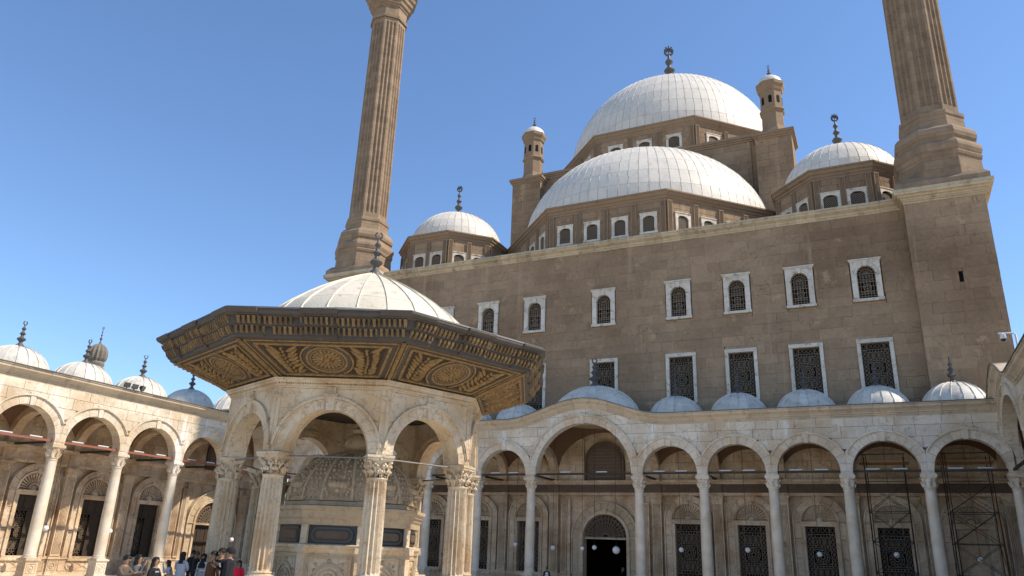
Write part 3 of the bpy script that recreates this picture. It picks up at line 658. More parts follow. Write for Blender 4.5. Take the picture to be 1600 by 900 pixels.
def gallery_pilaster(parent, m):
    p_ = ob('pilaster', cached(('gpil',), lambda: fluted_pilaster(0.70, 0.24, 1.2, 6.55, 6).mesh('pilaster', 'marble_wall')), parent, m)
    def cap():
        g = G()
        for o, a, b in ((0.0,6.55,6.62),(0.05,6.62,6.7),(0.02,6.7,6.88),(0.06,6.88,6.94),(0.10,6.94,7.05)): g.box(-0.36-o, 0.36+o, -0.26-o, 0.0, a, b)
        for k in range(5): g.ball((-0.28+0.14*k, -0.27, 6.79), 0.055, 6, sz=1.5)
        return g.mesh('pilaster_capital', 'marble_wall')
    def foot():
        g = G(); g.box(-0.42, 0.42, -0.24, 0, 0, 0.2); g.box(-0.38, 0.38, -0.2, 0, 0.2, 1.0); g.box(-0.44, 0.44, -0.27, 0, 1.0, 1.1); g.box(-0.40, 0.40, -0.22, 0, 1.1, 1.2)
        g.ring(0, 0.6, 0.16, 0.18, 0.06, -0.24, -0.19, 14); g.ball((0, -0.2, 0.6), 0.1, 8, sy=0.5)
        for x0, x1, a, b in ((-0.3,0.3,0.9,0.94),(-0.3,0.3,0.28,0.32),(-0.3,-0.26,0.32,0.9),(0.26,0.3,0.32,0.9)): g.box(x0, x1, -0.225, -0.19, a, b)
        return g.mesh('pilaster_pedestal', 'marble_wall')
    ob('pilaster_capital', cached(('gpcap',), cap), p_); ob('pilaster_pedestal', cached(('gpfoot',), foot), p_)
    return p_

# ------------------------------------------------------------------ courtyard arcade
SPR = 8.08; DEP = 4.7
def build_arcade(root, cols, bumpL, rear=True, rear_kind='leaf', rear_frieze='marble_wall', skip_dome=(), beam_mat='redbeam', fine=True, seed=1, ends=(0.5, 0.5), nocol=(), rext=(0, 0)):
    rnd = random.Random(seed)
    bays = [(cols[i], cols[i+1]) for i in range(len(cols)-1)]
    bigs = [(a+b)/2 for a, b in bays if b-a > 6]
    def bump(x):
        z = 0
        for c in bigs:
            d = abs(x-c)
            if d < bumpL: z = max(z, 0.5*(1+cos(pi*d/bumpL)))
        return z
    zc = lambda x: 11.44+1.36*bump(x)
    def eext(x):
        for a, b in bays:
            if a-1e-6 <= x <= b+1e-6:
                r = (b-a)/2-(0.35 if b-a < 6 else 0.46)+0.62; d = abs(x-(a+b)/2); return SPR+sqrt(max(0, r*r-d*d))
        return SPR-0.2
    def eint(x):
        for a, b in bays:
            if a <= x <= b:
                r = (b-a)/2-(0.35 if b-a < 6 else 0.46)+0.02; d = abs(x-(a+b)/2)
                return SPR+sqrt(r*r-d*d) if d < r else SPR-0.14
        return SPR-0.14
    A, B = cols[0]-ends[0], cols[-1]+ends[1]
    def core():
        xs = sorted(set([A, B]+[round(A+(B-A)*i/int((B-A)*8), 4) for i in range(int((B-A)*8))]))
        for a, b in bays:
            r = (b-a)/2-(0.35 if b-a < 6 else 0.46)+0.02; c = (a+b)/2; xs += [c-r, c+r, c-r*0.995, c+r*0.995, c-r*0.97, c+r*0.97]
        xs = sorted(xs); return G().strip(xs, [eint(x) for x in xs], [zc(x)+0.1 for x in xs], -0.27, 0.395).mesh('arcade_wall', 'mortar')
    wall = ob('arcade_wall', core(), root)
    # facing slabs
    z = SPR; row = 0
    while z < 13.2:
        z1 = z+0.70; x = A+rnd.uniform(-0.8, 0)
        while x < B:
            L_ = rnd.uniform(1.0, 1.75); x0, x1 = max(x, A)+0.010, min(x+L_, B)-0.010; x += L_
            if x1-x0 < 0.12: continue
            n = 12; xs = [x0+(x1-x0)*i/n for i in range(n+1)]
            lo = [max(z+0.010, eext(q)+0.006) for q in xs]; hi = [min(z1-0.010, zc(q)-0.004) for q in xs]
            run = []
            def flush(run):
                if len(run) < 3 or max(h-l for _, l, h in run) < 0.06: return
                g = G(); g.strip([q[0] for q in run], [q[1] for q in run], [q[2] for q in run], -0.33+rnd.uniform(-0.006, 0.006), -0.2)
                ob('facing_slab', g.mesh('facing_slab', 'marble'), wall)
            for q, l, h in zip(xs, lo, hi):
                if h-l > 0.015: run.append((q, l, h))
                else: flush(run); run = []
            flush(run)
        z = z1
    for c in cols:
        if c in nocol: continue
        add_column(root, T(c))
        ob('impost', cached(('impost',), lambda: G().stone(-0.36, 0.36, -0.335, 0.42, 7.93, SPR+0.0, 0.01).mesh('impost', 'marble')), root, T(c))
    for a, b in bays:
        w_ = b-a; big = w_ > 6
        add_arch(root, T((a+b)/2), w_, w_/2-(0.46 if big else 0.35), 0.62, SPR, 23 if big else 13, -0.355, 0.40, 'marble')
    # cornice stones
    xs0 = ringrange(A, B, 1.25)
    for i in range(len(xs0)-1):
        a, b = xs0[i]+0.006, xs0[i+1]-0.006; n = 8
        xs = [a+(b-a)*k/n for k in range(n+1)]
        j = rnd.uniform(-0.012, 0.012)
        ob('cornice_stone', sweep_cornice(xs, [zc(q) for q in xs], [(o+(j if o > 0 else 0), v) for o, v in CPROF], -0.30).mesh('cornice_stone', 'marble_cornice'), wall)
    n = int((B-A)*3); xs = [A+(B-A)*k/n for k in range(n+1)]
    ob('lead_flashing', sweep_cornice(xs, [zc(q)+0.755 for q in xs], [(-0.8, 0.0), (0.53, -0.02), (0.55, -0.02), (0.55, 0.03), (-0.8, 0.06)], -0.30).mesh('lead_flashing', 'lead_dark'), wall)
    # roof, vaults, transverse arches, tie beams, domes
    def roof():
        g = G(); e_ = [A-rext[0]]
        for a, b in bays:
            if b-a > 6: e_ += [a, b]; g.box(a, b, 0.35, DEP+0.1, 12.62, 12.72)
        e_.append(B+rext[1])
        for k in range(0, len(e_), 2):
            if e_[k+1] > e_[k]: g.box(e_[k], e_[k+1], 0.35, DEP+0.1, 11.95, 12.1)
        return g.mesh('gallery_roof', 'lead_small')
    ob('gallery_roof', roof(), root)
    for bi, (a, b) in enumerate(bays):
        w_ = b-a; big = w_ > 6; c = (a+b)/2
        def vault():
            g = G(); n = 14; Hx = w_/2-0.1 if not big else 3.75; Hy = DEP/2-0.15; vs = []; fs = []
            for i in range(n+1):
                for j in range(n+1):
                    u, v = -1+2*i/n, -1+2*j/n; h = sqrt(max(0.0, Hx*Hx*(1-u*u)+Hy*Hy*(1-v*v)))
                    vs.append((u*w_/2, 0.2+(v+1)/2*(DEP-0.2), min(SPR+h, 11.94 if not big else 12.6)))
            for i in range(n):
                for j in range(n): k = i*(n+1)+j; fs.append((k, k+1, k+n+2, k+n+1))
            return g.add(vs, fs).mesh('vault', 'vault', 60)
        ob('vault', cached(('vault', round(w_, 3)), vault), root, T(c))
        if bi not in skip_dome:
            if big: dm = dome_parts(root, T(c, DEP/2+0.05, 12.15) @ Matrix.Diagonal((1, 0.62, 1, 1)), 3.7, 2.9, 24, 2, 'lead_small', tmax=0.96, rib=0.05, name='dome', pname='dome_gore', seam='lead_small'); fh = 2.6; zt = 2.78
            else: dm = dome_parts(root, T(c, DEP/2, 12.1), 2.0, 1.8, 18, 1, 'lead_small', tmax=0.95, rib=0.045, name='dome', pname='dome_gore', seam='lead_small'); fh = 1.95; zt = 1.73
            ob('finial', finial_mesh('small' if not big else 'mid', fh, 1.12), dm, Matrix.Diagonal((1, 1/0.62 if big else 1, 1, 1)) @ T(0, 0, zt, rnd.uniform(0, 3)))
            if big: ob('dome_drum', cached(('ddrum',), lambda: G().lathe([(3.85, -0.1), (3.85, 0.12), (3.78, 0.16)], 32).mesh('dome_drum', 'marble_cornice', 40)), dm)
        # tie beam along the arcade
        ob('tie_beam', cached(('tie', round(w_, 3), beam_mat), lambda: G().box(-w_/2+0.3, w_/2-0.3, -0.07, 0.07, 8.06, 8.19).mesh('tie_beam', beam_mat)), root, T(c, -0.05))
    for c in cols:
        if c in nocol: continue
        def trans():
            g = G(); n = 20; r = DEP/2-0.35; cy = DEP/2+0.05
            for ra, rb, wd in ((r, r+0.45, 0.30),):
                vs = []; fs = []
                for i in range(n+1):
                    t = pi*i/n
                    for R_, s in ((ra, -1), (rb, -1), (rb, 1), (ra, 1)): vs.append((s*wd, cy+R_*cos(t), SPR+R_*sin(t)))
                for i in range(n):
                    for j in range(4): fs.append((4*i+j, 4*i+4+j, 4*i+4+(j+1) % 4, 4*i+(j+1) % 4))
                g.add(vs, fs)
            return g.mesh('transverse_arch', 'marble_wall', 40)
        ob('transverse_arch', cached(('trans',), trans), root, T(c))
        ob('tie_beam', cached(('tie2',), lambda: G().box(-0.07, 0.07, 0.3, DEP-0.2, 8.055, 8.185).mesh('tie_beam', 'wood')), root, T(c))
    if rear:
        for a, b in bays: gallery_bay(root, T((a+b)/2, DEP), b-a, rear_kind, rear_frieze, True)
        for c in cols:
            if c not in nocol: gallery_pilaster(root, T(c, DEP))
    return bays

XC = -19.57; YA = 52.94; YM = YA+DEP
fc = [-4.15-4.5*k for k in range(5, -1, -1)]+[4.15+4.5*k for k in range(6)]
arc_front = thing('courtyard_arcade', 'long shaded alabaster arcade with raised central arch in front of mosque', 'arcade', T(XC, YA, 0))
build_arcade(arc_front, fc, 6.2, rear=False, beam_mat='wood', seed=3, rext=(5.3, 4.6))
SP_N = 4.67
lc = [-7*SP_N+SP_N*k for k in range(0, 8)]+[8.3]      # local x=0 is the column before the raised end bay
Y0 = 45.0
arc_left = thing('courtyard_arcade', 'sunlit cream stone arcade with domed roof along left side', 'arcade', T(-46.84, Y0, 0, pi/2))
build_arcade(arc_left, lc, 4.6, rear=True, rear_kind='leaf', seed=5, ends=(0.5, -0.35), nocol=(8.3,))
rc = [-8.3]+[SP_N*k for k in range(0, 4)]
arc_right = thing('courtyard_arcade', 'arcade end with curved cornice crest at far right edge', 'arcade', T(7.05, Y0, 0, -pi/2))
build_arcade(arc_right, rc, 4.6, rear=True, rear_kind='grille', beam_mat='wood', skip_dome=(0,), seed=9, ends=(-0.35, 0.5), nocol=(-8.3,))

for rt, s in ((arc_left, 1), (arc_right, -1)):
    ob('end_wall', G().box(min(s*8.3, s*12.9), max(s*8.3, s*12.9), DEP+0.12, DEP+0.8, 0, 12.1).mesh('end_wall', 'marble_wall'), rt)
# ------------------------------------------------------------------ mosque
mosque = thing('mosque', 'great brown stone mosque with grey lead domes behind the arcade', 'mosque', T(XC, YM, 0) @ Matrix.Diagonal((1, 1, 0.989, 1)))
bays_f = [(fc[i], fc[i+1]) for i in range(len(fc)-1)]
for i, (a, b) in enumerate(bays_f):
    gallery_bay(mosque, T((a+b)/2), b-a, 'blind' if i in (0, 10) else 'grille')
for s in (-1, 1): gallery_bay(mosque, T(s*29.2), 5.1, 'blind')
for c in fc: gallery_pilaster(mosque, T(c))
# hall behind the door: dark room with small warm lamps far inside
def hall():
    g = G(); z1 = 12
    g.add([(-22,1.0,0),(22,1.0,0),(22,50,0),(-22,50,0)], [(0,1,2,3)]); g.add([(-22,50,0),(22,50,0),(22,50,z1),(-22,50,z1)], [(0,1,2,3)])
    g.add([(-22,1.0,z1),(22,1.0,z1),(22,50,z1),(-22,50,z1)], [(0,1,2,3)])
    for x in (-22, 22): g.add([(x,1.0,0),(x,50,0),(x,50,z1),(x,1.0,z1)], [(0,1,2,3)])
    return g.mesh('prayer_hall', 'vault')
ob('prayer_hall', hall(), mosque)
def lamps():
    g = G(); rnd = random.Random(2)
    for k in range(26):
        a = 2*pi*k/26; g.ball((0.4+5.2*cos(a), 21+5.2*sin(a), 7.55+rnd.uniform(-.06, .06)), 0.10, 6)
    for k in range(10): a = 2*pi*k/10; g.ball((0.4+1.6*cos(a), 20+1.6*sin(a), 6.6), 0.09, 6)
    return g.mesh('chandelier_bulbs', emit('warm_bulb', (1.0, 0.72, 0.38), 4.0))
cb_ = ob('chandelier_bulbs', lamps(), mosque)
ob('chandelier_hoop', G().ring(0.4, 0, 5.2, 5.2, 0.06, 0, 0.05, 40).mesh('chandelier_hoop', 'iron'), cb_, Matrix.Translation((0, 21, 7.66)) @ Matrix.Rotation(pi/2, 4, 'X'))

FH = 27.75           # underside of roof cornice
TW0, TW1, TF = 23.2, 28.25, -1.45      # corner towers: inner and outer x, front y (relative to facade)
core = G(); core.box(-TW0, TW0, 0.30, 57.0, 12.0, 28.2)
wall = ob('facade_wall', core.mesh('facade_wall', 'brown'), mosque)
UW = [0.0] + [s*v for v in (6.35, 10.95, 15.6, 20.2) for s in (-1, 1)]
WR = [(x-1.08, x+1.08, 20.85, 24.3) for x in UW]+[(x-1.2, x+1.2, 14.0, 18.05) for x in UW]
def cut(rects, holes):
    for (a, b, c, d) in holes:
        nxt = []
        for (x0, x1, z0, z1) in rects:
            if x1 <= a or x0 >= b or z1 <= c or z0 >= d: nxt.append((x0, x1, z0, z1)); continue
            if x0 < a: nxt.append((x0, a, z0, z1))
            if x1 > b: nxt.append((b, x1, z0, z1))
            m0, m1 = max(x0, a), min(x1, b)
            if z0 < c: nxt.append((m0, m1, z0, c))
            if z1 > d: nxt.append((m0, m1, d, z1))
        rects = nxt
    return rects
rb = random.Random(11); blocks = []
def courses(xa, xb, za, zb, step=0.78):
    n = round((zb-za)/step)
    for r in range(n):
        z0, z1 = za+(zb-za)*r/n, za+(zb-za)*(r+1)/n; x = xa-rb.uniform(0, 1.0)
        while x < xb:
            L_ = rb.uniform(0.8, 2.3); yield max(x, xa), min(x+L_, xb), z0, z1; x += L_
for (x0, x1, z0, z1) in courses(-TW0, TW0, 12.0, FH):
    for q in cut([(x0, x1, z0, z1)], WR):
        if q[1]-q[0] > 0.05 and q[3]-q[2] > 0.05: blocks.append((q, 0.0, 'f'))
towers = []
for s in (-1, 1):
    x0, x1 = (TW0, TW1) if s > 0 else (-TW1, -TW0)
    g = G(); g.box(x0+0.2, x1-0.2, TF+0.2, 4.05, 12.0, 28.0); tw = ob('corner_tower', g.mesh('corner_tower', 'brown'), mosque); towers.append(tw)
    slit = [(22.9*0+ (26.0 if s > 0 else -26.0)-0.13, (26.0 if s > 0 else -26.0)+0.13, 21.2, 22.0)]
    for q0 in courses(x0, x1, 12.0, FH):
        for q in cut([q0], slit): blocks.append((q, TF, 't%d' % s))
    # side faces of the tower, built as blocks along y
    for q in courses(TF, 4.2, 12.0, FH): blocks.append((q, x0, 'sx%d' % s)); blocks.append((q, x1, 'ex%d' % s))
def blockgeo(q, pos, kind):
    g = G(); e = rb.choice((0.0012, 0.002, 0.003, 0.006)); x0, x1, z0, z1 = q; j = rb.uniform(-0.008, 0.008); tx, tz = rb.uniform(-0.008, 0.008), rb.uniform(-0.008, 0.008)
    if kind[0] in 'ft':
        g.stone(x0+e, x1-e, pos+j, pos+0.32, z0+e, z1-e, 0.007)
        for k in range(8, 12): x, y, z = g.v[k]; g.v[k] = (x, y+tx*(1 if k in (9, 10) else -1)+tz*(1 if k > 9 else -1), z)
    else:
        g.stone(x0+e, x1-e, j, 0.25, z0+e, z1-e, 0.007)
        inner = kind[0] == 's'; s = 1 if kind.endswith('-1') is False else -1
        face_neg = (pos in (TW0, -TW1))
        # local: block x runs along world y; face looks to -x (face_neg) or +x
        g.v = [((pos+y if face_neg else pos-y), x, z) for x, y, z in g.v]
    return g
order = []
for b in blocks:
    q, pos, kind = b; ar = (q[1]-q[0])*(q[3]-q[2])
    if kind[0] in 'ft': d = sqrt(((q[0]+q[1])/2+XC)**2+(YM+pos)**2); vis = 1
    else: d = 70; vis = 1.0 if kind == 'sx1' else 0.01
    order.append((vis*ar/d/d, b))
order.sort(key=lambda t: -t[0])
rest = G()
for i, (_, (q, pos, kind)) in enumerate(order):
    g = blockgeo(q, pos, kind)
    if i < 300: ob('stone_block', g.mesh('stone_block', 'brown'), wall if kind == 'f' else towers[1 if '1' in kind and '-1' not in kind else 0])
    else: rest.add(g.v, g.f)
ob('stone_blocks', rest.mesh('stone_blocks', 'brown'), wall, kind='stuff')
slits = G()
for s in (-1, 1): slits.box(s*26.0-0.13, s*26.0+0.13, TF+0.19, TF+0.195, 21.2, 22.0)
ob('slit_window', slits.mesh('slit_window', 'dark'), towers[1])
# roof cornice stones
RP = [(-0.4,0),(0.04,0),(0.06,0.12),(0.13,0.16),(0.16,0.30),(0.30,0.38),(0.42,0.46),(0.44,0.62),(0.50,0.64),(0.50,0.80),(-0.4,0.84)]
for i, (a, b) in enumerate(zip(ringrange(-TW0, TW0, 1.5)[:-1], ringrange(-TW0, TW0, 1.5)[1:])):
    j = rb.uniform(-0.02, 0.02)
    ob('cornice_stone', sweep_cornice([a+0.008, b-0.008], [FH+j*0.3]*2, [(o+(j if o > 0 else 0), v) for o, v in RP], 0.0).mesh('cornice_stone', 'cornice'), wall)
ob('roof', G().box(-TW0, TW0, 0.3, 57, 28.2, 28.35).mesh('roof', 'brown_trim'), mosque)
for k, s in enumerate((-1, 1)):
    cx = s*(TW0+TW1)/2; cy = TF+(TW1-TW0)/2; hw = (TW1-TW0)/2
    def tcor():
        g = G()
        for o, za, zb in ((0.05,27.5,27.65),(0.14,27.65,27.78),(0.2,27.78,27.92),(0.36,27.92,28.1),(0.56,28.1,28.25),(0.6,28.25,28.5)): g.box(-hw-o, hw+o, -hw-o, hw+o, za, zb)
        return g.mesh('tower_cornice', 'cornice')
    ob('tower_cornice', cached(('tcor',), tcor), towers[k], T(cx, cy))
    def tcap():
        g = G(); a, b = hw+0.46, hw+0.1
        g.rings([[(-a,-a,28.5),(a,-a,28.5),(a,a,28.5),(-a,a,28.5)], [(-a,-a,28.95),(a,-a,28.95),(a,a,28.95),(-a,a,28.95)], [(-b,-b,29.4),(b,-b,29.4),(b,b,29.4),(-b,b,29.4)]]); return g.mesh('tower_cap', 'minaret')
    ob('tower_cap', cached(('tcap',), tcap), towers[k], T(cx, cy))

# facade windows
def upper_window(parent, m):
    def fr():
        g = G(); a, wo_ = 1.0, 0.62; z0, zs = 20.95, 23.05
        n = 16
        xs = [-a]+[wo_*-cos(pi*i/n) for i in range(n+1)]+[a]
        g.strip(xs, [zs]+[zs+wo_*sqrt(max(0, 1-(x/wo_)**2)) for x in xs[1:-1]]+[zs], [24.0]*len(xs), -0.10, 0.3)
        g.ring(0, zs, wo_+0.06, wo_+0.06, 0.10, -0.15, 0.1, 16, 0, 0, pi)
        return g.mesh('window', 'white')
    w_ = ob('window', cached(('uw',), fr), parent, m)
    for s in (-1, 1):
        ob('jamb', cached(('uwj', s), lambda: G().stone(min(s*0.62, s*1.0), max(s*0.62, s*1.0), -0.11, 0.3, 21.12, 23.04, 0.02).mesh('jamb', 'white')), w_)
    ob('sill', cached(('uws',), lambda: G().stone(-1.06, 1.06, -0.18, 0.3, 20.88, 21.11, 0.03).mesh('sill', 'white')), w_)
    def hd():
        g = G(); g.stone(-1.06, 1.06, -0.16, 0.3, 24.0, 24.1, 0.01); g.stone(-1.12, 1.12, -0.22, 0.3, 24.1, 24.22, 0.02); g.prism([(-0.12, 23.6), (0.12, 23.6), (0.17, 24.02), (-0.17, 24.02)], -0.24, 0); return g.mesh('lintel', 'white')
    ob('lintel', cached(('uwh',), hd), w_)
    def gr():
        g = G(); y, y1 = 0.10, 0.14; zs = 23.05; z0 = 21.1; W_ = 0.62
        for X in (-W_+0.03, W_-0.03): g.bar(X, z0, X, zs, 0.05, y, y1)
        g.ring(0, zs, W_-0.03, W_-0.03, 0.05, y, y1, 16, 0, 0, pi); g.ring(0, zs, W_-0.2, W_-0.2, 0.03, y, y1, 14, 0, 0, pi)
        for Z in (z0+0.03, z0+0.22, zs-0.62, zs): g.bar(-W_, Z, W_, Z, 0.035, y, y1)
        for X in (-0.42, -0.21, 0, 0.21, 0.42): g.bar(X, z0, X, zs, 0.03, y, y1)
        for Z in (z0+0.4, z0+0.6, z0+1.0, z0+1.55): g.bar(-W_, Z, W_, Z, 0.022, y, y1)
        g.ring(0, z0+0.92, 0.26, 0.26, 0.035, y, y1, 14); g.ring(0, z0+0.92, 0.13, 0.13, 0.03, y, y1, 10)
        for i in range(4):
            for Z in (z0+0.5, z0+1.4, z0+1.75): g.ring(-0.315+0.21*i, Z, 0.07, 0.09, 0.022, y, y1, 8)
        for k in range(9): a = pi*k/8; g.bar(0.08*cos(a), zs+0.08*sin(a), (W_-0.05)*cos(a), zs+(W_-0.05)*sin(a), 0.026, y, y1)
        return g.mesh('grille', 'bronze')
    ob('grille', cached(('uwg',), gr), w_)
    ob('pane', cached(('uwp',), lambda: G().box(-0.66, 0.66, 0.285, 0.295, 20.9, 23.75).mesh('pane', 'dark')), w_)
def lower_window(parent, m):
    w_ = ob('window', cached(('lw',), lambda: G().stone(-1.2, 1.2, -0.13, 0.3, 17.75, 18.05, 0.02).mesh('window', 'white')), parent, m)
    for s in (-1, 1): ob('jamb', cached(('lwj', s), lambda: G().stone(min(s*0.93, s*1.19), max(s*0.93, s*1.19), -0.12, 0.3, 14.0, 17.745, 0.02).mesh('jamb', 'white')), w_)
    ob('grille', cached(('lwg',), lambda: grille_rect(1.86, 3.7, 0.08).mesh('grille', 'bronze')), w_, T(0, 0, 14.05))
    ob('pane', cached(('lwp',), lambda: G().box(-0.95, 0.95, 0.285, 0.295, 14.0, 17.75).mesh('pane', 'dark')), w_)
for x in UW: upper_window(wall if False else mosque, T(x)); lower_window(mosque, T(x))

# ---- drums and domes
def drum_window(w_=1.05, h=1.55, rec=0.12):
    def fr():
        g = G(); a = w_/2; n = 12; zs = h-0.28; r_ = a
        xs = [-a-0.26]+[-a*cos(pi*i/n) for i in range(n+1)]+[a+0.26]
        rise = 0.3
        g.strip(xs, [zs]+[zs+rise*sqrt(max(0, 1-(x/a)**2)) for x in xs[1:-1]]+[zs], [h+0.22]*len(xs), -0.10, 0.1)
        for s in (-1, 1): g.stone(min(s*a, s*(a+0.26)), max(s*a, s*(a+0.26)), -0.10, 0.1, 0, zs, 0.015)
        g.stone(-a-0.3, a+0.3, -0.14, 0.1, -0.2, 0.0, 0.02); g.stone(-a-0.3, a+0.3, -0.14, 0.1, h+0.22, h+0.32, 0.015)
        return g.mesh('window', 'white')
    def gr():
        g = G(); n = 5
        for k in range(-7, 8):
            x = k*0.17
            for d in (-1, 1):
                p = [(x+d*(z-h/2), z) for z in (0.02, h-0.1)]
                (xa, za), (xb, zb) = p
                # clip to the opening
                def clipx(xa, za, xb, zb):
                    a = w_/2
                    if abs(xa) > a:
                        t = ((a if xa > 0 else -a)-xa)/(xb-xa) if xb != xa else 2
                        if not 0 <= t <= 1: return None
                        xa, za = xa+t*(xb-xa), za+t*(zb-za)
                    if abs(xb) > a:
                        t = ((a if xb > 0 else -a)-xa)/(xb-xa) if xb != xa else 2
                        if not 0 <= t <= 1: return None
                        xb, zb = xa+t*(xb-xa), za+t*(zb-za)
                    return xa, za, xb, zb
                c = clipx(xa, za, xb, zb)
                if c and abs(c[0]-c[2]) > 0.05: g.bar(*c, 0.03, 0.0, 0.03)
        return g.mesh('grille', 'bronze')
    return cached(('dwf', w_, h), fr), cached(('dwg', w_, h), gr), cached(('dwp', w_, h), lambda: G().box(-w_/2-0.02, w_/2+0.02, 0.04, 0.06, 0, h+0.05).mesh('pane', 'dark'))

def octagon_drum(parent, c, ap, z0, z1, zw, wins, faces, wsize=(1.05, 1.55), trimh=0.8):
    """octagonal drum: wall faces, pilasters, eaves and its windows; faces are outward angles"""
    R = ap/cos(pi/8); half = ap*math.tan(pi/8)
    def wl():
        g = G(); g.lathe([(R-0.12, z0), (R-0.12, z1)], 8, ph=pi/8); return g.mesh('drum', 'brown')
    d = ob('drum', wl(), parent, T(*c))
    def eave():
        g = G(); h = trimh
        g.lathe([(R-0.1, z1-h), (R+0.02, z1-h), (R+0.04, z1-h*0.8), (R+0.12, z1-h*0.75), (R+0.14, z1-h*0.55), (R+0.28, z1-h*0.45), (R+0.36, z1-h*0.2), (R+0.46, z1-h*0.15), (R+0.46, z1), (R-0.6, z1+0.12)], 8, ph=pi/8); return g.mesh('eaves', 'brown_trim')
    ob('eaves', eave(), d)
    fr, gr, pn = drum_window(*wsize)
    for a in faces:
        fm = Matrix.Rotation(a+pi/2, 4, 'Z') @ Matrix.Translation((0, -ap, 0))     # face frame: x right, y inwards
        # ashlar of the face between windows
        n = len(wins); holes = [(x-wsize[0]/2-0.25, x+wsize[0]/2+0.25, zw-0.18, zw+wsize[1]+0.3) for x in wins]
        g = G()
        for q in courses(-half+0.05, half-0.05, z0, z1-trimh, 0.62):
            for q2 in cut([q], holes):
                if q2[1]-q2[0] > 0.04: g.stone(q2[0]+0.006, q2[1]-0.006, 0.0+rb.uniform(-.008, .008), 0.13, q2[2]+0.006, q2[3]-0.006, 0.012)
        ob('ashlar_blocks', g.mesh('ashlar_blocks', 'brown'), d, fm, kind='stuff')
        xs = sorted(wins); mids = [-half+0.28]+[(xs[i]+xs[i+1])/2 for i in range(len(xs)-1)]+[half-0.28]
        for X in mids:
            ob('pilaster', cached(('dpil', zw, z1, trimh), lambda: fluted_pilaster(0.46, 0.16, zw-0.9, z1-trimh, 3).mesh('pilaster', 'brown_trim')), d, fm @ T(X))
        for X in xs:
            w_ = ob('window', fr, parent, T(*c) @ fm @ T(X, 0, zw)); ob('grille', gr, w_); ob('pane', pn, w_)
    return d
# front half dome
HC = (0, 13.9, 0); HA = 13.15
octagon_drum(mosque, HC, HA, 28.2, 33.0, 29.3, [-3.87, -1.29, 1.29, 3.87], [-pi/2, -pi*3/4, -pi/4, pi, 0], (1.0, 1.5), 0.9)
hd = dome_parts(mosque, T(0, 13.9, 33.05), 12.75, 10.2, 42, 9, 'lead', a0=-pi, a1=0.0, rib=0.055, name='half_dome', limit=210)
# central block with its piers
BY0 = 14.1; BH = 13.4; BT = 44.5; PT = 43.3
g = G(); g.box(-BH, BH, BY0, BY0+2*BH, 28.2, BT); blk = ob('central_block', g.mesh('central_block', 'brown'), mosque)
g = G()
for q in courses(-BH+2.2, BH-2.2, 33.0, BT-0.6): g.stone(q[0]+0.006, q[1]-0.006, BY0-0.12, BY0+0.1, q[2]+0.006, q[3]-0.006, 0.014)
ob('ashlar_blocks', g.mesh('ashlar_blocks', 'brown'), blk, kind='stuff')
g = G()
for o, a, b in ((0.2,BT-0.6,BT-0.4),(0.32,BT-0.4,BT-0.2),(0.45,BT-0.2,BT+0.1)): g.box(-BH-o, BH+o, BY0-o, BY0+2*BH+o, a, b)
ob('block_cornice', g.mesh('block_cornice', 'brown_trim'), blk)
for sx in (-1, 1):
    for yy in (BY0, BY0+2*BH):
        px, py = sx*13.55, yy+(0.3 if yy == BY0 else -0.3)
        def pier():
            g = G(); h = 1.75
            g.box(-h+0.12, h-0.12, -h+0.12, h-0.12, 28.2, PT-0.2)
            for k in range(4):
                a = k*pi/2; q_ = G()
                for q in courses(-h, h, 33.0, PT-0.2, 0.75): q_.stone(q[0]+0.006, q[1]-0.006, -h, -h+0.2, q[2]+0.006, q[3]-0.006, 0.014)
                g.add([(x*cos(a)-y*sin(a), x*sin(a)+y*cos(a), z) for x, y, z in q_.v], q_.f)
            return g.mesh('pier', 'brown')
        pr = ob('pier', cached(('pier',), pier), mosque, T(px, py))
        def pc():
            g = G(); h = 1.75
            for o, a, b in ((0.06,PT-0.2,PT),(0.18,PT,PT+0.2),(0.3,PT+0.2,PT+0.5),(0.1,PT+0.5,PT+0.62)): g.box(-h-o, h+o, -h-o, h+o, a, b)
            return g.mesh('pier_cornice', 'brown_trim')
        ob('pier_cornice', cached(('pierc',), pc), pr)
        def tur():
            g = G(); z = PT+0.62
            g.lathe([(1.5, z-0.03), (1.48, z+0.25), (1.28, z+0.7), (1.13, z+1.1), (1.10, z+2.75), (1.22, z+2.85), (1.32, z+3.05), (1.16, z+3.25), (1.12, z+5.3), (1.24, z+5.4), (1.32, z+5.7), (1.47, z+6.0), (1.49, z+6.35), (1.2, z+6.42)], 8, ph=pi/8); return g.mesh('turret', 'brown_trim')
        tr_ = ob('turret', cached(('turret',), tur), mosque, T(px, py))
        def slit():
            g = G(); z = PT+1.25; ap = 1.13*cos(pi/8)
            for k in range(8):
                a = k*pi/4; q_ = G(); q_.prism([(-0.17, z+3.15), (0.17, z+3.15), (0.17, z+3.85)]+[(0.17*cos(pi*i/6), z+3.85+0.2*sin(pi*i/6)) for i in range(1, 6)]+[(-0.17, z+3.85)], -ap-0.035, -ap+0.05)
                g.add([(x*cos(a)-y*sin(a), x*sin(a)+y*cos(a), zz) for x, y, zz in q_.v], q_.f)
            return g.mesh('turret_openings', 'dark')
        ob('turret_openings', cached(('tslit',), slit), tr_)
        ob('turret_dome', cached(('tdome',), lambda: G().lathe([(1.3*cos(pi/2*i/8), PT+7.0+1.15*sin(pi/2*i/8)) for i in range(8)]+[(0.0, PT+8.15)], 16).mesh('turret_dome', 'lead', 60)), tr_)
        ob('finial', finial_mesh('turret', 1.7, 1.0), tr_, T(0, 0, PT+8.08))
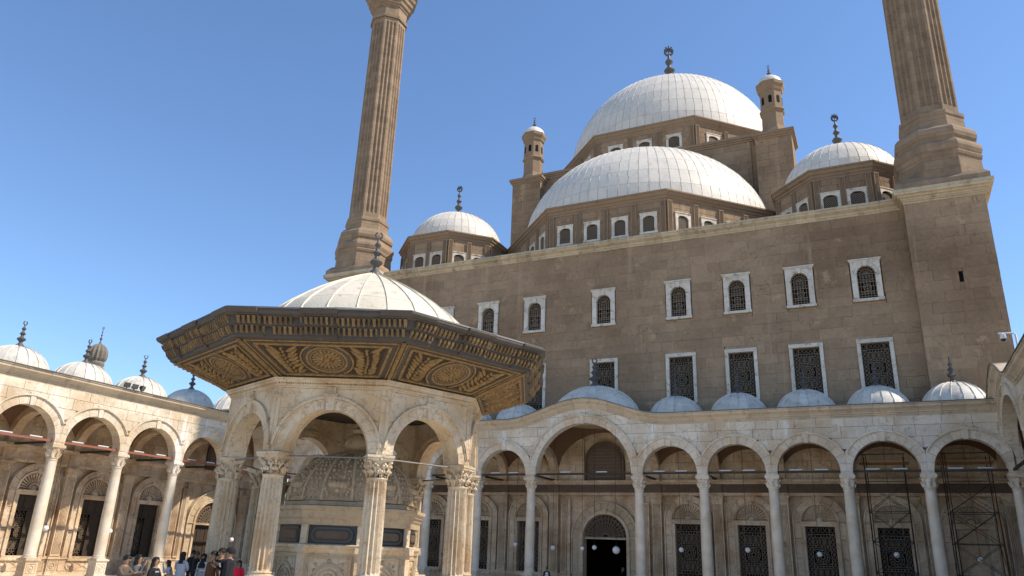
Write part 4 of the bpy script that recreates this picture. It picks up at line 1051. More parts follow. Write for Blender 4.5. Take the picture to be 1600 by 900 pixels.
# main dome
DC = (0, BY0+BH+0.1, 0)
octagon_drum(mosque, DC, 13.45, BT-0.5, 48.3, 44.95, [-3.3, 0, 3.3], [-pi/2, -pi*3/4, -pi/4, pi, 0], (1.2, 1.4), 1.0)
md = dome_parts(mosque, T(DC[0], DC[1], 48.35), 13.0, 13.0, 88, 10, 'lead', rib=0.055, name='main_dome', limit=90, dwin=-pi/2)
ob('finial', finial_mesh('main', 8.2, 1.05, True), md, T(0, 0, 12.4, radians(20)))
# corner domes
for s in (-1, 1):
    cc = (s*19.35, 7.6, 0)
    octagon_drum(mosque, cc, 5.35, 28.2, 33.25, 29.2, [-1.0, 1.0], [-pi/2, -pi*3/4, -pi/4, pi, 0], (1.05, 1.65), 0.9)
    cdm = dome_parts(mosque, T(cc[0], cc[1], 33.3), 4.95, 4.3, 40, 6, 'lead', rib=0.045, name='corner_dome', pieces=False)
    ob('finial', finial_mesh('corner', 4.1, 0.85, True), cdm, T(0, 0, 4.18, radians(15)))

def ledge():
    g = G()
    for o, a, b in ((0.35,12.1,12.55),(0.5,12.55,12.7),(0.3,12.7,12.95)): g.box(-23, 28.6, -o, 0.0, a, b)
    return g.mesh('wall_ledge', 'brown_trim')
lg = ob('wall_ledge', ledge(), mosque)
for c_ in fc:
    def brk():
        g = G(); g.box(-0.35, 0.35, -1.0, 0, 12.1, 12.6); g.box(-0.5, 0.5, -1.15, 0, 12.6, 12.78); g.box(-0.3, 0.3, -0.9, 0, 12.78, 13.05); g.box(-0.42, 0.42, -1.05, 0, 13.05, 13.2); return g.mesh('bracket', 'brown_trim')
    ob('bracket', cached('brk', brk), lg, T(c_))
# ------------------------------------------------------------------ minarets
def minaret_meshes():
    def oct_ring(R, z, ph=pi/8): return [(R*cos(ph+i*pi/4), R*sin(ph+i*pi/4), z) for i in range(8)]
    def base():
        g = G(); b = 2.6
        prof = [(2.98,29.0),(2.9,30.8),(3.0,30.9),(3.05,31.1),(2.98,31.2),(3.05,31.4),(3.12,31.6),(3.1,31.85),(2.95,32.1),(2.78,32.2),(2.74,32.4),(2.88,32.55),(2.93,32.85),(2.86,33.2),(2.6,33.5),(2.36,33.6),(2.3,33.75),(2.26,34.55),(2.34,34.62),(2.34,34.9),(2.12,35.05)]
        g.rings([oct_ring(r, z) for r, z in prof]); return g.mesh('minaret_base', 'minaret')
    def fluted(R0, R1, z0, z1, nf=3, depth=0.17):
        g = G()
        def sec(R, z, dep):
            out = []; V_ = [Vector((R*cos(pi/8+i*pi/4), R*sin(pi/8+i*pi/4))) for i in range(8)]
            for i in range(8):
                a, b = V_[i], V_[(i+1) % 8]; nrm = (a+b).normalized(); L_ = (b-a).length
                out.append((*a, z))
                for k in range(nf):
                    t0 = 0.09+0.82*k/nf; t1 = 0.09+0.82*(k+1)/nf
                    for q in range(7):
                        u = q/6; t = t0+(t1-t0)*(0.10+0.80*u); p = a+(b-a)*t-nrm*dep*sin(pi*u)**0.7 if 0 < u < 1 else a+(b-a)*t
                        out.append((p.x, p.y, z))
            return out
        n = 14; rr = [sec(R0, z0, 0), sec(R0, z0+0.5, 0), sec(R0, z0+0.62, depth*0.75), sec(R0, z0+0.8, depth)]
        for i in range(1, n): t = i/n; rr.append(sec(R0+(R1-R0)*t, z0+0.8+(z1-z0-1.6)*t, depth))
        rr += [sec(R1, z1-0.8, depth), sec(R1, z1-0.62, depth*0.75), sec(R1, z1-0.5, 0), sec(R1, z1, 0)]
        return g.rings(rr)
    def shaft(): return fluted(2.05, 1.98, 35.05, 60.4).mesh('minaret_shaft', 'minaret')
    def balcony():
        g = G(); prof = [(1.98,60.35),(2.15,60.4),(2.2,60.7),(2.0,60.8),(2.0,62.0),(2.1,62.05),(2.2,62.3),(2.35,62.4),(2.4,62.8),(2.6,63.0),(2.65,63.4),(2.85,63.6),(2.95,64.1),(3.15,64.25),(3.2,64.6),(3.05,64.6),(3.0,64.75)]
        g.rings([oct_ring(r, z) for r, z in prof])
        for i in range(8):
            for z0, z1, e in ((64.6, 65.8, 0.0),):
                a, b = Vector(oct_ring(3.1, 0)[i]), Vector(oct_ring(3.1, 0)[(i+1) % 8])
                for k in range(9):
                    p = a+(b-a)*k/8; g.box(p.x-0.07, p.x+0.07, p.y-0.07, p.y+0.07, 64.6, 65.7)
                g.tube([(a.x, a.y, 65.75), (b.x, b.y, 65.75)], 0.11, 4)
        return g.mesh('balcony', 'minaret')
    def upper(): return fluted(1.62, 1.55, 64.7, 79.5, 3, 0.12).mesh('upper_shaft', 'minaret')
    def balc2():
        g = G(); g.rings([oct_ring(r, z) for r, z in [(1.55,79.4),(1.7,79.5),(1.75,80.4),(2.1,81.0),(2.4,81.6),(2.4,82.6),(2.3,82.65)]])
        g.rings([oct_ring(r, z) for r, z in [(1.3,82.6),(1.28,88.5),(1.45,88.7),(1.45,89.0)]]); return g.mesh('upper_balcony', 'minaret')
    def cone(): return G().lathe([(1.45, 89.0), (1.2, 90), (0.5, 95.5), (0.05, 98.0), (0, 98.05)], 16).mesh('spire_cap', 'lead', 40)
    return [(n, cached(('min', n), f)) for n, f in (('minaret_base', base), ('minaret_shaft', shaft), ('balcony', balcony), ('upper_shaft', upper), ('upper_balcony', balc2), ('spire_cap', cone))]
for s, lab in ((-1, 'slender fluted stone minaret left of the domes, balcony just below the top edge'), (1, 'fluted stone minaret on the right tower, cut off by the top edge')):
    mn = thing('minaret', lab, 'minaret', T(XC+(25.95 if s > 0 else -26.5), YM+TF+(TW1-TW0)/2, 0) @ Matrix.Diagonal((1, 1, 0.99, 1)), 'pair of minarets')
    for n, me in minaret_meshes(): ob(n, me, mn)

# far minaret behind the left arcade
fm_ = thing('distant_minaret', 'distant stone minaret top with ribbed bulb dome behind left arcade', 'minaret', T(-106.8, 74.0, -0.2) @ Matrix.Diagonal((0.86, 0.86, 1, 1)))
g = G(); n = 24
g.lathe([(1.15, 0), (1.15, 26.2)], n, rf=lambda i: 1.1 if i % 2 else 0.9)
ob('tower_shaft', g.mesh('tower_shaft', 'farstone', 20), fm_)
ob('collar', G().lathe([(1.2,26.2),(1.55,26.5),(1.6,26.9),(1.35,27.05),(1.3,27.3),(1.42,27.5),(1.4,27.8),(1.2,28.0)], 24).mesh('collar', 'farstone', 40), fm_)
ob('bulb_dome', G().lathe([(1.2,28.0),(1.5,28.4),(1.62,29.0),(1.55,29.6),(1.25,30.2),(0.8,30.6),(0.3,30.85),(0,30.9)], 28, rf=lambda i: 1.06 if i % 2 else 0.9).mesh('bulb_dome', 'farstone', 15), fm_)
ob('finial', finial_mesh('far', 3.1, 0.6), fm_, T(0, 0, 30.7))

# ------------------------------------------------------------------ ablution fountain pavilion
FX, FY, FZ = -19.57, 25.87, 0.55
FS = Matrix.Translation((0, 0, -0.0055)) @ Matrix.Scale(1.01, 4)
VA = [radians(-88.53+45*i) for i in range(8)]
FCOL = 4.78
pav = thing('fountain_pavilion', 'octagonal marble fountain pavilion with wide gilded eaves and pale ribbed dome', 'pavilion', T(FX, FY, 0) @ FS)
def fcol_shaft():
    g = G(); nf = 15; k = nf*6; 
    def sec(R, z, d): return [((R-(d*max(0, sin(pi*((i % 6)-0.5)/5))**0.8 if 0 < (i % 6) < 6 and (i % 6) >= 1 else 0.0))*cos(2*pi*i/k), (R-(d*max(0, sin(pi*((i % 6)-0.5)/5))**0.8 if (i % 6) >= 1 else 0.0))*sin(2*pi*i/k), z) for i in range(k)]
    g.rings([sec(0.38, 1.66, 0.0), sec(0.39, 1.74, 0.10), sec(0.385, 3.0, 0.10), sec(0.36, 4.68, 0.10), sec(0.345, 4.75, 0.0)])
    g.lathe([(0.36, 4.75), (0.38, 4.79), (0.36, 4.83)], 24)
    return g.mesh('column', 'fountain')
def fcol_cap():
    g = G(); g.lathe([(0.31, 4.83), (0.32, 5.1), (0.36, 5.28), (0.42, 5.38)], 16)
    for row, (n, z0, h, r0, off) in enumerate(((8, 4.84, 0.26, 0.34, 0), (8, 5.0, 0.30, 0.35, 0.5))):
        for k_ in range(n):
            a = 2*pi*(k_+off)/n
            for dw in (-0.09, 0, 0.09):
                b = a+dw*1.6; g.tube([(r0*cos(b), r0*sin(b), z0), ((r0+0.04)*cos(b), (r0+0.04)*sin(b), z0+h*0.6), ((r0+0.12)*cos(b), (r0+0.12)*sin(b), z0+h*(0.95-abs(dw)*2)), ((r0+0.15)*cos(b), (r0+0.15)*sin(b), z0+h*(0.82-abs(dw)*2))], [0.05, 0.06, 0.045, 0.02], 5)
    for k_ in range(4):
        a = pi/4+k_*pi/2; g.tube([(0.36*cos(a), 0.36*sin(a), 5.15), (0.47*cos(a), 0.47*sin(a), 5.3), (0.56*cos(a), 0.56*sin(a), 5.40), (0.57*cos(a), 0.57*sin(a), 5.32), (0.53*cos(a), 0.53*sin(a), 5.30)], [0.05, 0.055, 0.05, 0.04, 0.025], 6)
        a = k_*pi/2; g.ball((0.44*cos(a), 0.44*sin(a), 5.43), 0.06, 8)
    for z0, z1, h in ((5.38, 5.42, 0.41), (5.42, 5.50, 0.45), (5.50, 5.58, 0.48)): g.box(-h, h, -h, h, z0, z1)
    return g.mesh('capital', 'fountain', 50)
def fcol_ped():
    g = G()
    for h, z0, z1 in ((0.58, 0.55, 0.72), (0.53, 0.72, 0.8), (0.47, 0.8, 1.32), (0.53, 1.32, 1.40), (0.56, 1.40, 1.46)): g.box(-h, h, -h, h, z0, z1)
    g.lathe([(0.47, 1.46), (0.48, 1.50), (0.46, 1.54), (0.41, 1.56), (0.40, 1.60), (0.43, 1.62), (0.42, 1.65), (0.38, 1.66)], 24)
    return g.mesh('pedestal', 'fountain', 40)
for i in range(8):
    a = VA[i]; c = ob('column', cached('fcs', fcol_shaft), pav, T(FCOL*cos(a), FCOL*sin(a), 0, a))
    ob('capital', cached('fcc', fcol_cap), c); ob('pedestal', cached('fcp', fcol_ped), c)
WAP = 4.72; WHF = WAP*math.tan(pi/8); WSP = 5.63; WR_ = 1.50
def fwall():
    g = G(); n = 28; xs = [-WHF]+[-WR_*cos(pi*i/n) for i in range(n+1)]+[WHF]
    lo = [WSP-0.05]+[WSP+sqrt(max(0, WR_**2-x*x)) for x in xs[1:-1]]+[WSP-0.05]
    xs = [xs[0], xs[1]-0.001]+xs[1:-1]+[xs[-2]+0.001, xs[-1]]; lo = [lo[0], lo[0]]+lo[1:-1]+[lo[0], lo[0]]
    return g.strip(xs, lo, [8.0]*len(xs), 0.0, 0.62, 0, (WAP-0.62)/WAP).mesh('spandrel_wall', 'fountain')
def fslab(x0, x1, z0, z1):
    def f():
        g = G(); n = 10; xs = [x0+(x1-x0)*i/n for i in range(n+1)]; R = WR_+0.46
        lo = [max(z0, WSP+sqrt(max(0, R*R-x*x))+0.004) for x in xs]
        pts = [(x, l) for x, l in zip(xs, lo) if z1-l > 0.012]
        if len(pts) < 2: return None
        return g.strip([p[0] for p in pts], [p[1] for p in pts], [z1]*len(pts), -0.045, 0.02).mesh('facing_slab', 'fountain')
    return f
def fent():
    g = G()
    for o, z0, z1 in ((0.05, 7.86, 7.93), (0.10, 7.93, 8.0), (0.20, 8.04, 8.12), (0.25, 8.12, 8.2)):
        k = (WAP+o)*math.tan(pi/8); ki = (WAP-0.1)*math.tan(pi/8)
        g.prism([(-k, -o), (k, -o), (ki, 0.1), (-ki, 0.1)], z0, z1)
        for j in range(len(g.v)-8, len(g.v)): x, y, z = g.v[j]; g.v[j] = (x, z, y)
    n = 46; k = (WAP+0.14)*math.tan(pi/8)
    for i in range(n): x = -k+2*k*(i+0.5)/n; g.box(x-0.022, x+0.022, -0.15, 0.02, 8.0, 8.04)
    g.box(-0.16, 0.16, -0.14, 0.02, 7.62, 7.9)      # console over the keystone
    g.ring(0, 7.76, 0.07, 0.07, 0.03, -0.17, -0.13, 10)
    return g.mesh('entablature', 'fountain')
for i in range(8):
    a = VA[i]+pi/8; fmx = Matrix.Rotation(a+pi/2, 4, 'Z') @ Matrix.Translation((0, -WAP, 0))
    w_ = ob('spandrel_wall', cached('fw', fwall), pav, fmx)
    for j, (x0, x1, z0, z1) in enumerate(((-WHF+0.01, -0.006, 6.75, 7.85), (0.006, WHF-0.01, 6.75, 7.85), (-WHF+0.01, -0.9, 5.6, 6.74), (0.9, WHF-0.01, 5.6, 6.74))):
        me = cached(('fslab', j), fslab(x0, x1, z0, z1))
        if me: ob('facing_slab', me, w_)
    add_arch(pav, fmx, 2*WHF, WR_, 0.46, WSP, 13, -0.06, 0.60, 'fountain', clip=True, key=0.10, moulddepth=0.08, jg=0.004, inner=True)
    ob('entablature', cached('fent', fent), w_)
    ob('tie_rod', cached('ftie', lambda: G().tube([(-1.7, 0.25, 5.5), (1.7, 0.25, 5.5)], 0.03, 6).mesh('tie_rod', 'bluesteel')), pav, fmx)
    ob('corner_pilaster', cached('fcpil', lambda: G().box(-0.16, 0.16, -0.1, 0.2, 5.58, 7.9).box(-0.2, 0.2, -0.14, 0.2, 7.5, 7.62).mesh('corner_pilaster', 'fountain')), pav, Matrix.Rotation(VA[i]+pi/2, 4, 'Z') @ Matrix.Translation((0, -WAP/cos(pi/8)+0.08, 0)))
# ceiling inside
ob('ceiling', G().lathe([(4.9, 8.03), (3.7, 8.0), (3.6, 8.12), (2.4, 8.1), (2.3, 8.2), (0.05, 8.2)], 8, ph=VA[0]).mesh('ceiling', 'wood'), pav)
# eaves: sloping carved soffit and cornice
RI, ZI, RO, ZO = 5.12, 8.21, 7.46, 9.1
t8 = math.tan(pi/8); ai, ao = RI*cos(pi/8), RO*cos(pi/8)
def smap(s, t, up=0.0):
    """point on the soffit of a face: s in -1..1 along, t 0 inner .. 1 outer; up = drop below the boards"""
    ap = ai+(ao-ai)*t; h = ap*t8; z = ZI+(ZO-ZI)*t
    nx, nz = (ZO-ZI), -(ao-ai); l = sqrt(nx*nx+nz*nz)
    return (s*h, -(ap+nx/l*up), z+nz/l*up)
def xmap(x, t, up=0.0):
    ap = ai+(ao-ai)*t; h = ap*t8; return smap(x/h, t, up)
def smesh(nm, mname, fn, smooth=None):
    g = G(); fn(g); return g.mesh(nm, mname, smooth)
def board(g):
    n = 4; vs = []; 
    for up in (0.0, -0.12):
        for t in (0, 1):
            for s in (-1, 1): vs.append(smap(s, t, up))
    g.add(vs, [(0, 1, 3, 2), (4, 6, 7, 5), (0, 4, 5, 1), (2, 3, 7, 6), (0, 2, 6, 4), (1, 5, 7, 3)])
SLL = sqrt((ao-ai)**2+(ZO-ZI)**2)
def sbar(g, p, q, wd, u0, u1):          # bar between soffit coordinates (x, t in metres along slope)
    dx, dt = q[0]-p[0], q[1]-p[1]; l = sqrt(dx*dx+dt*dt); nx, nt_ = -dt/l*wd/2, dx/l*wd/2
    c = [(p[0]+nx, p[1]+nt_), (p[0]-nx, p[1]-nt_), (q[0]-nx, q[1]-nt_), (q[0]+nx, q[1]+nt_)]
    g.add([xmap(x, t/SLL, u0) for x, t in c]+[xmap(x, t/SLL, u1) for x, t in c], [(0, 1, 2, 3), (7, 6, 5, 4), (0, 4, 5, 1), (1, 5, 6, 2), (2, 6, 7, 3), (3, 7, 4, 0)])
def sring(g, cx, ct, r, wd, u0, u1, n=28, a0=0, a1=2*pi):
    vs = []
    full = abs(a1-a0-2*pi) < 1e-6; k = n if full else n+1
    for i in range(k):
        a = a0+(a1-a0)*i/n
        for q, u in ((wd/2, u0), (-wd/2, u0), (-wd/2, u1), (wd/2, u1)): vs.append(xmap(cx+(r+q)*cos(a), (ct+(r+q)*sin(a))/SLL, u))
    fs = []
    for i in range(n):
        a, b = 4*i, 4*((i+1) % k)
        for j in range(4): fs.append((a+j, b+j, b+(j+1) % 4, a+(j+1) % 4))
    g.add(vs, fs)
def sblob(g, cx, ct, rx, rt, u, ang=0.0, n=8):   # carved leaf or bead, a low dome
    ring = []; top = xmap(cx, ct/SLL, u); vs = [top]
    for k in range(2):
        q = (0.62, 1.0)[k]; uu = (u*0.8, 0.0)[k]
        for i in range(n):
            a = 2*pi*i/n; x, y = rx*q*cos(a), rt*q*sin(a); vs.append(xmap(cx+x*cos(ang)-y*sin(ang), (ct+x*sin(ang)+y*cos(ang))/SLL, uu))
    fs = [(0, 1+i, 1+(i+1) % n) for i in range(n)]+[(1+i, 1+n+i, 1+n+(i+1) % n, 1+(i+1) % n) for i in range(n)]
    g.add(vs, fs)
CT = SLL*0.53; MR = SLL*0.30
def edge_x(t, ins): return (ai+(ao-ai)*t/SLL)*t8-ins
def borders(g):
    for ins, wd, u in ((0.13, 0.05, 0.035), (0.36, 0.09, 0.05)):
        t0, t1 = ins*0.85, SLL-ins*0.75
        e = ins*1.08
        p = [(-edge_x(t0, e), t0), (edge_x(t0, e), t0), (edge_x(t1, e), t1), (-edge_x(t1, e), t1)]
        for i in range(4): sbar(g, p[i], p[(i+1) % 4], wd, u, -0.02)
        if ins > 0.3:
            for i in range(4):
                L_ = sqrt((p[(i+1) % 4][0]-p[i][0])**2+(p[(i+1) % 4][1]-p[i][1])**2); n = int(L_/0.1)
                for k in range(n):
                    f = (k+0.5)/n; sblob(g, p[i][0]+(p[(i+1) % 4][0]-p[i][0])*f, p[i][1]+(p[(i+1) % 4][1]-p[i][1])*f, 0.034, 0.034, 0.075, 0, 5)
def field(g):         # carved ground of the panel, inside the inner frame
    t0, t1 = 0.43, SLL-0.36
    c4 = [(-edge_x(t0, 0.52), t0), (edge_x(t0, 0.52), t0), (edge_x(t1, 0.52), t1), (-edge_x(t1, 0.52), t1)]
    g.add([xmap(x, t/SLL, 0.018) for x, t in c4]+[xmap(x, t/SLL, -0.02) for x, t in c4], [(0, 1, 2, 3), (7, 6, 5, 4), (0, 4, 5, 1), (1, 5, 6, 2), (2, 6, 7, 3), (3, 7, 4, 0)])
def sdisc(g, r, u):
    n = 32; g.add([xmap(r*cos(2*pi*i/n), (CT+r*sin(2*pi*i/n))/SLL, u) for i in range(n)]+[xmap(r*cos(2*pi*i/n), (CT+r*sin(2*pi*i/n))/SLL, -0.02) for i in range(n)], [tuple(range(n))]+[(i, (i+1) % n, n+(i+1) % n, n+i) for i in range(n)])
def medallion(g):
    sring(g, 0, CT, MR*0.45, 0.10, 0.035, -0.02)
    for r, wd, u in ((MR, 0.07, 0.06), (MR*0.83, 0.035, 0.05)): sring(g, 0, CT, r, wd, u, -0.02)
    for k in range(36): a = 2*pi*k/36; sblob(g, MR*0.915*cos(a), CT+MR*0.915*sin(a), 0.035, 0.035, 0.05, 0, 5)
    for k in range(20): a = 2*pi*k/20; sblob(g, MR*0.62*cos(a), CT+MR*0.62*sin(a), 0.15*MR/0.8, 0.055, 0.06, a)
    for k in range(10): a = 2*pi*(k+0.5)/10; sblob(g, MR*0.30*cos(a), CT+MR*0.30*sin(a), 0.12, 0.06, 0.09, a)
    sring(g, 0, CT, MR*0.42, 0.03, 0.06, -0.02, 20); sblob(g, 0, CT, 0.12, 0.12, 0.13)
def foliage(sg):
    def f(g):
        rnd = random.Random(4)
        t0, t1 = 0.45, SLL-0.42
        x_in = MR*1.22
        sring(g, 0, CT, MR*1.30, 0.06, 0.06, -0.02, 18, *( (-pi*0.33, pi*0.33) if sg > 0 else (pi*0.67, pi*1.33)))
        for r in range(8):
            t = t0+(t1-t0)*(r+0.5)/8
            xin = sqrt(max(0, (MR*1.25)**2-(t-CT)**2)) if abs(t-CT) < MR*1.25 else 0.5
            xo = edge_x(t, 0.55)
            cx = (max(xin, 0.75)+xo)/2+0.06; L_ = max(0.05, xo-max(xin, 0.75))
            for k, d in ((-1, 1), (1, 1), (0, 0)):
                sblob(g, sg*(cx+k*L_*0.26), t+0.02*k, L_*0.24 if k else 0.06, 0.075, 0.085+0.03*rnd.random(), sg*k*0.7+rnd.uniform(-.3, .3))
    return f
def hiprib(g):     # carved batten along the hip between two faces
    pass
def rowgeo():
    """fascia cornice of one eave face: dark stepped mouldings"""
    g = G(); prof = [(RO, ZO), (RO+0.06, ZO), (RO+0.08, ZO+0.09), (RO+0.16, ZO+0.10), (RO+0.17, ZO+0.34), (RO+0.30, ZO+0.35), (RO+0.31, ZO+0.38), (RO+0.36, ZO+0.39), (RO+0.37, ZO+0.63), (RO+0.50, ZO+0.64), (RO+0.52, ZO+0.68), (RO+0.62, ZO+0.70), (RO+0.70, ZO+0.78), (RO+0.70, ZO+0.86), (RO-0.6, ZO+0.95)]
    for sa, sb, o in ((-1, -0.66, 0.09), (-0.66, -0.2, 0.0), (-0.2, 0.2, 0.09), (0.2, 0.66, 0.0), (0.66, 1, 0.09)):
        rr = []
        for s in (sa, sb): rr.append([(s*(r+(o if k > 0 else 0))*cos(pi/8)*t8, -(r+(o if k > 0 else 0))*cos(pi/8), z+o*0.25*(k > 8)) for k, (r, z) in enumerate(prof)])
        g.rings(rr)
    return g
def dent(rad, z0, z1, n, dep, wd):
    g = G(); ap = rad*cos(pi/8); k = ap*t8
    for i in range(n):
        if random.random() < 0.05: continue
        x = -k+2*k*(i+0.5)/n; h = k/n*wd*random.uniform(0.75, 1.25); ap = rad*cos(pi/8)+(0.0831 if abs(x/k) > 0.66 or abs(x/k) < 0.2 else 0.0)
        g.add([(x-h, -ap-dep, z1), (x+h, -ap-dep, z1), (x+h, -ap, z1), (x-h, -ap, z1), (x-h*0.6, -ap-dep*0.75, z0+(z1-z0)*0.45), (x+h*0.6, -ap-dep*0.75, z0+(z1-z0)*0.45), (x+h*0.8, -ap+0.01, z0), (x-h*0.8, -ap+0.01, z0)],
              [(0, 1, 2, 3), (0, 4, 5, 1), (4, 7, 6, 5), (1, 5, 6, 2), (0, 3, 7, 4)])
    return g
for i in range(8):
    a = VA[i]+pi/8; fr_ = Matrix.Rotation(a+pi/2, 4, 'Z')
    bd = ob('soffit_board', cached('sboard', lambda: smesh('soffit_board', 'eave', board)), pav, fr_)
    ob('gilded_border', cached('sbord', lambda: smesh('gilded_border', 'gold', borders)), bd)
    ob('medallion', cached('smed', lambda: smesh('medallion', 'gold', medallion, 50)), bd)
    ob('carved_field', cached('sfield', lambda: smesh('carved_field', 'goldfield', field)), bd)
    ob('dark_ring', cached('sdring', lambda: smesh('dark_ring', 'eave', lambda g: sdisc(g, MR*1.22, 0.028))), bd)
    for sg in (-1, 1): ob('leaf_carving', cached(('sfol', sg), lambda: smesh('leaf_carving', 'gold', foliage(sg), 50)), bd)
    fas = ob('eave_cornice', cached('fascia', lambda: rowgeo().mesh('eave_cornice', 'eave')), pav, fr_)
    ob('bracket_row', cached('dent1', lambda: dent(RO+0.17, ZO+0.11, ZO+0.34, 32, 0.15, 0.6).mesh('bracket_row', 'bracket')), fas, kind='stuff')
    ob('bracket_row', cached('dent2', lambda: dent(RO+0.37, ZO+0.40, ZO+0.63, 34, 0.15, 0.6).mesh('bracket_row', 'bracket')), fas, kind='stuff')
    # hip batten
    va = VA[i]
    def hb():
        g = G(); p0, p1 = Vector((RI+0.03, 0, ZI-0.03)), Vector((RO, 0, ZO-0.03)); d = (p1-p0); n_ = Vector((d.z, 0, -d.x)).normalized(); 
        w0 = 0.075
        g.add([p0+Vector((0, -w0, 0)), p0+Vector((0, w0, 0)), p1+Vector((0, w0, 0)), p1+Vector((0, -w0, 0)), p0+n_*0.05+Vector((0, -w0*.6, 0)), p0+n_*0.05+Vector((0, w0*.6, 0)), p1+n_*0.05+Vector((0, w0*.6, 0)), p1+n_*0.05+Vector((0, -w0*.6, 0))],
              [(0, 1, 5, 4), (1, 2, 6, 5), (2, 3, 7, 6), (3, 0, 4, 7), (4, 5, 6, 7)])
        for k in range(14): q = p0+d*((k+0.5)/14)+n_*0.05; g.ball(tuple(q), 0.055, 6, sz=0.6)
        return g.mesh('hip_batten', 'gold')
    ob('hip_batten', cached('hipb', hb), pav, Matrix.Rotation(va, 4, 'Z'))
# roof over the eaves and the dome
ob('eave_roof', G().lathe([(RO+0.72, ZO+0.87), (RO+0.70, ZO+0.93), (4.6, 10.75), (4.4, 10.78)], 8, ph=VA[0]).mesh('eave_roof', 'lead_dark'), pav)
ob('dome_drum', G().lathe([(4.62, 10.5), (4.62, 11.0), (4.5, 11.05)], 32).mesh('dome_drum', 'lead_cream', 40), pav)
fd = dome_parts(pav, T(0, 0, 10.9), 4.4, 3.15, 24, 3, 'lead_cream', tmax=0.95, rib=0.06, name='dome', cone=0.6, seam='lead_cream')
ob('finial', finial_mesh('fount', 2.35, 1.0), fd, T(0, 0, 2.98, 0.6))

# ------------------------------------------------------------------ carved cistern inside the pavilion
kio = thing('cistern_kiosk', 'carved marble cistern with ribbed dome inside the fountain pavilion', 'fountain', T(FX, FY, 0, VA[0]) @ FS)
KR = 2.75
def octp(prof, ph=0.0): 
    g = G(); g.lathe(prof, 8, ph=ph); return g
ob('basin_wall', octp([(KR+0.25, 0.55), (KR+0.25, 0.75), (KR+0.05, 0.8), (KR, 0.85), (KR, 2.25), (KR+0.08, 2.3), (KR+0.14, 2.42), (KR+0.22, 2.46), (KR+0.24, 2.56), (KR+0.05, 2.6)]).mesh('basin_wall', 'fountain'), kio)
ob('inscription_band', octp([(KR-0.05, 2.56), (KR-0.05, 3.26)]).mesh('inscription_band', 'black'), kio)
ob('upper_cornice', octp([(KR-0.1, 3.24), (KR+0.1, 3.26), (KR+0.12, 3.44), (KR+0.2, 3.52), (KR+0.24, 3.74), (KR+0.34, 3.8), (KR+0.34, 3.92), (KR-0.15, 3.98), (KR-0.15, 4.12), (KR-0.3, 4.14)]).mesh('upper_cornice', 'carved'), kio)
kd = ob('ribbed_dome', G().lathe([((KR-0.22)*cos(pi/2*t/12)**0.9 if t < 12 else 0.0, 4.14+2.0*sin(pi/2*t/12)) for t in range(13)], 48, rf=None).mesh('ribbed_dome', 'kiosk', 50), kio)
def dprof(t): return (KR-0.22)*cos(pi/2*t)**0.9, 4.14+2.0*sin(pi/2*t)
def rel_rib():
    g = G(); 
    for e in (-0.34, 0.34):
        pts = []
        for j in range(12):
            r, z = dprof(0.93*j/11); a = e*(0.5); pts.append(((r+0.02)*cos(a), (r+0.02)*sin(a), z))
        g.tube(pts, 0.07, 6)
    for j in range(15):
        for e in (-1, 0, 1):
            r, z = dprof(0.03+0.86*j/14); a = e*0.09+(0.03 if j % 2 else -0.03); g.ball(((r+0.01)*cos(a), (r+0.01)*sin(a), z), 0.05, 7, sz=1.2)
    return g.mesh('leaf_rib', 'carved', 50)
def rel_vase():
    g = G()
    def put(x, z, r, sz=1.0):
        t = math.asin(min(0.999, (z-4.14)/2.0))/(pi/2); R, _ = dprof(t); a = x/max(R, 0.3); g.ball(((R+0.01)*cos(a), (R+0.01)*sin(a), z), r, 8, sz=sz)
    for x in (-0.18, 0, 0.18): put(x, 4.33, 0.1, 0.5)
    put(0, 4.5, 0.09); 
    for x in (-0.26, -0.13, 0, 0.13, 0.26): put(x, 4.72, 0.12, 1.2)
    for x in (-0.34, -0.17, 0, 0.17, 0.34): put(x, 4.86, 0.09, 0.5)
    rnd = random.Random(8)
    for k in range(46):
        z = rnd.uniform(4.95, 5.75); x = rnd.uniform(-1, 1)*0.42*(1.15-(z-4.95)*0.7); put(x, z, rnd.uniform(0.03, 0.055), rnd.uniform(0.7, 1.6))
    for s in (-1, 1):
        for k in range(7): put(s*(0.36+0.05*k*(k < 4)), 4.36+0.1*k, 0.065)
    return g.mesh('vase_relief', 'carved', 50)
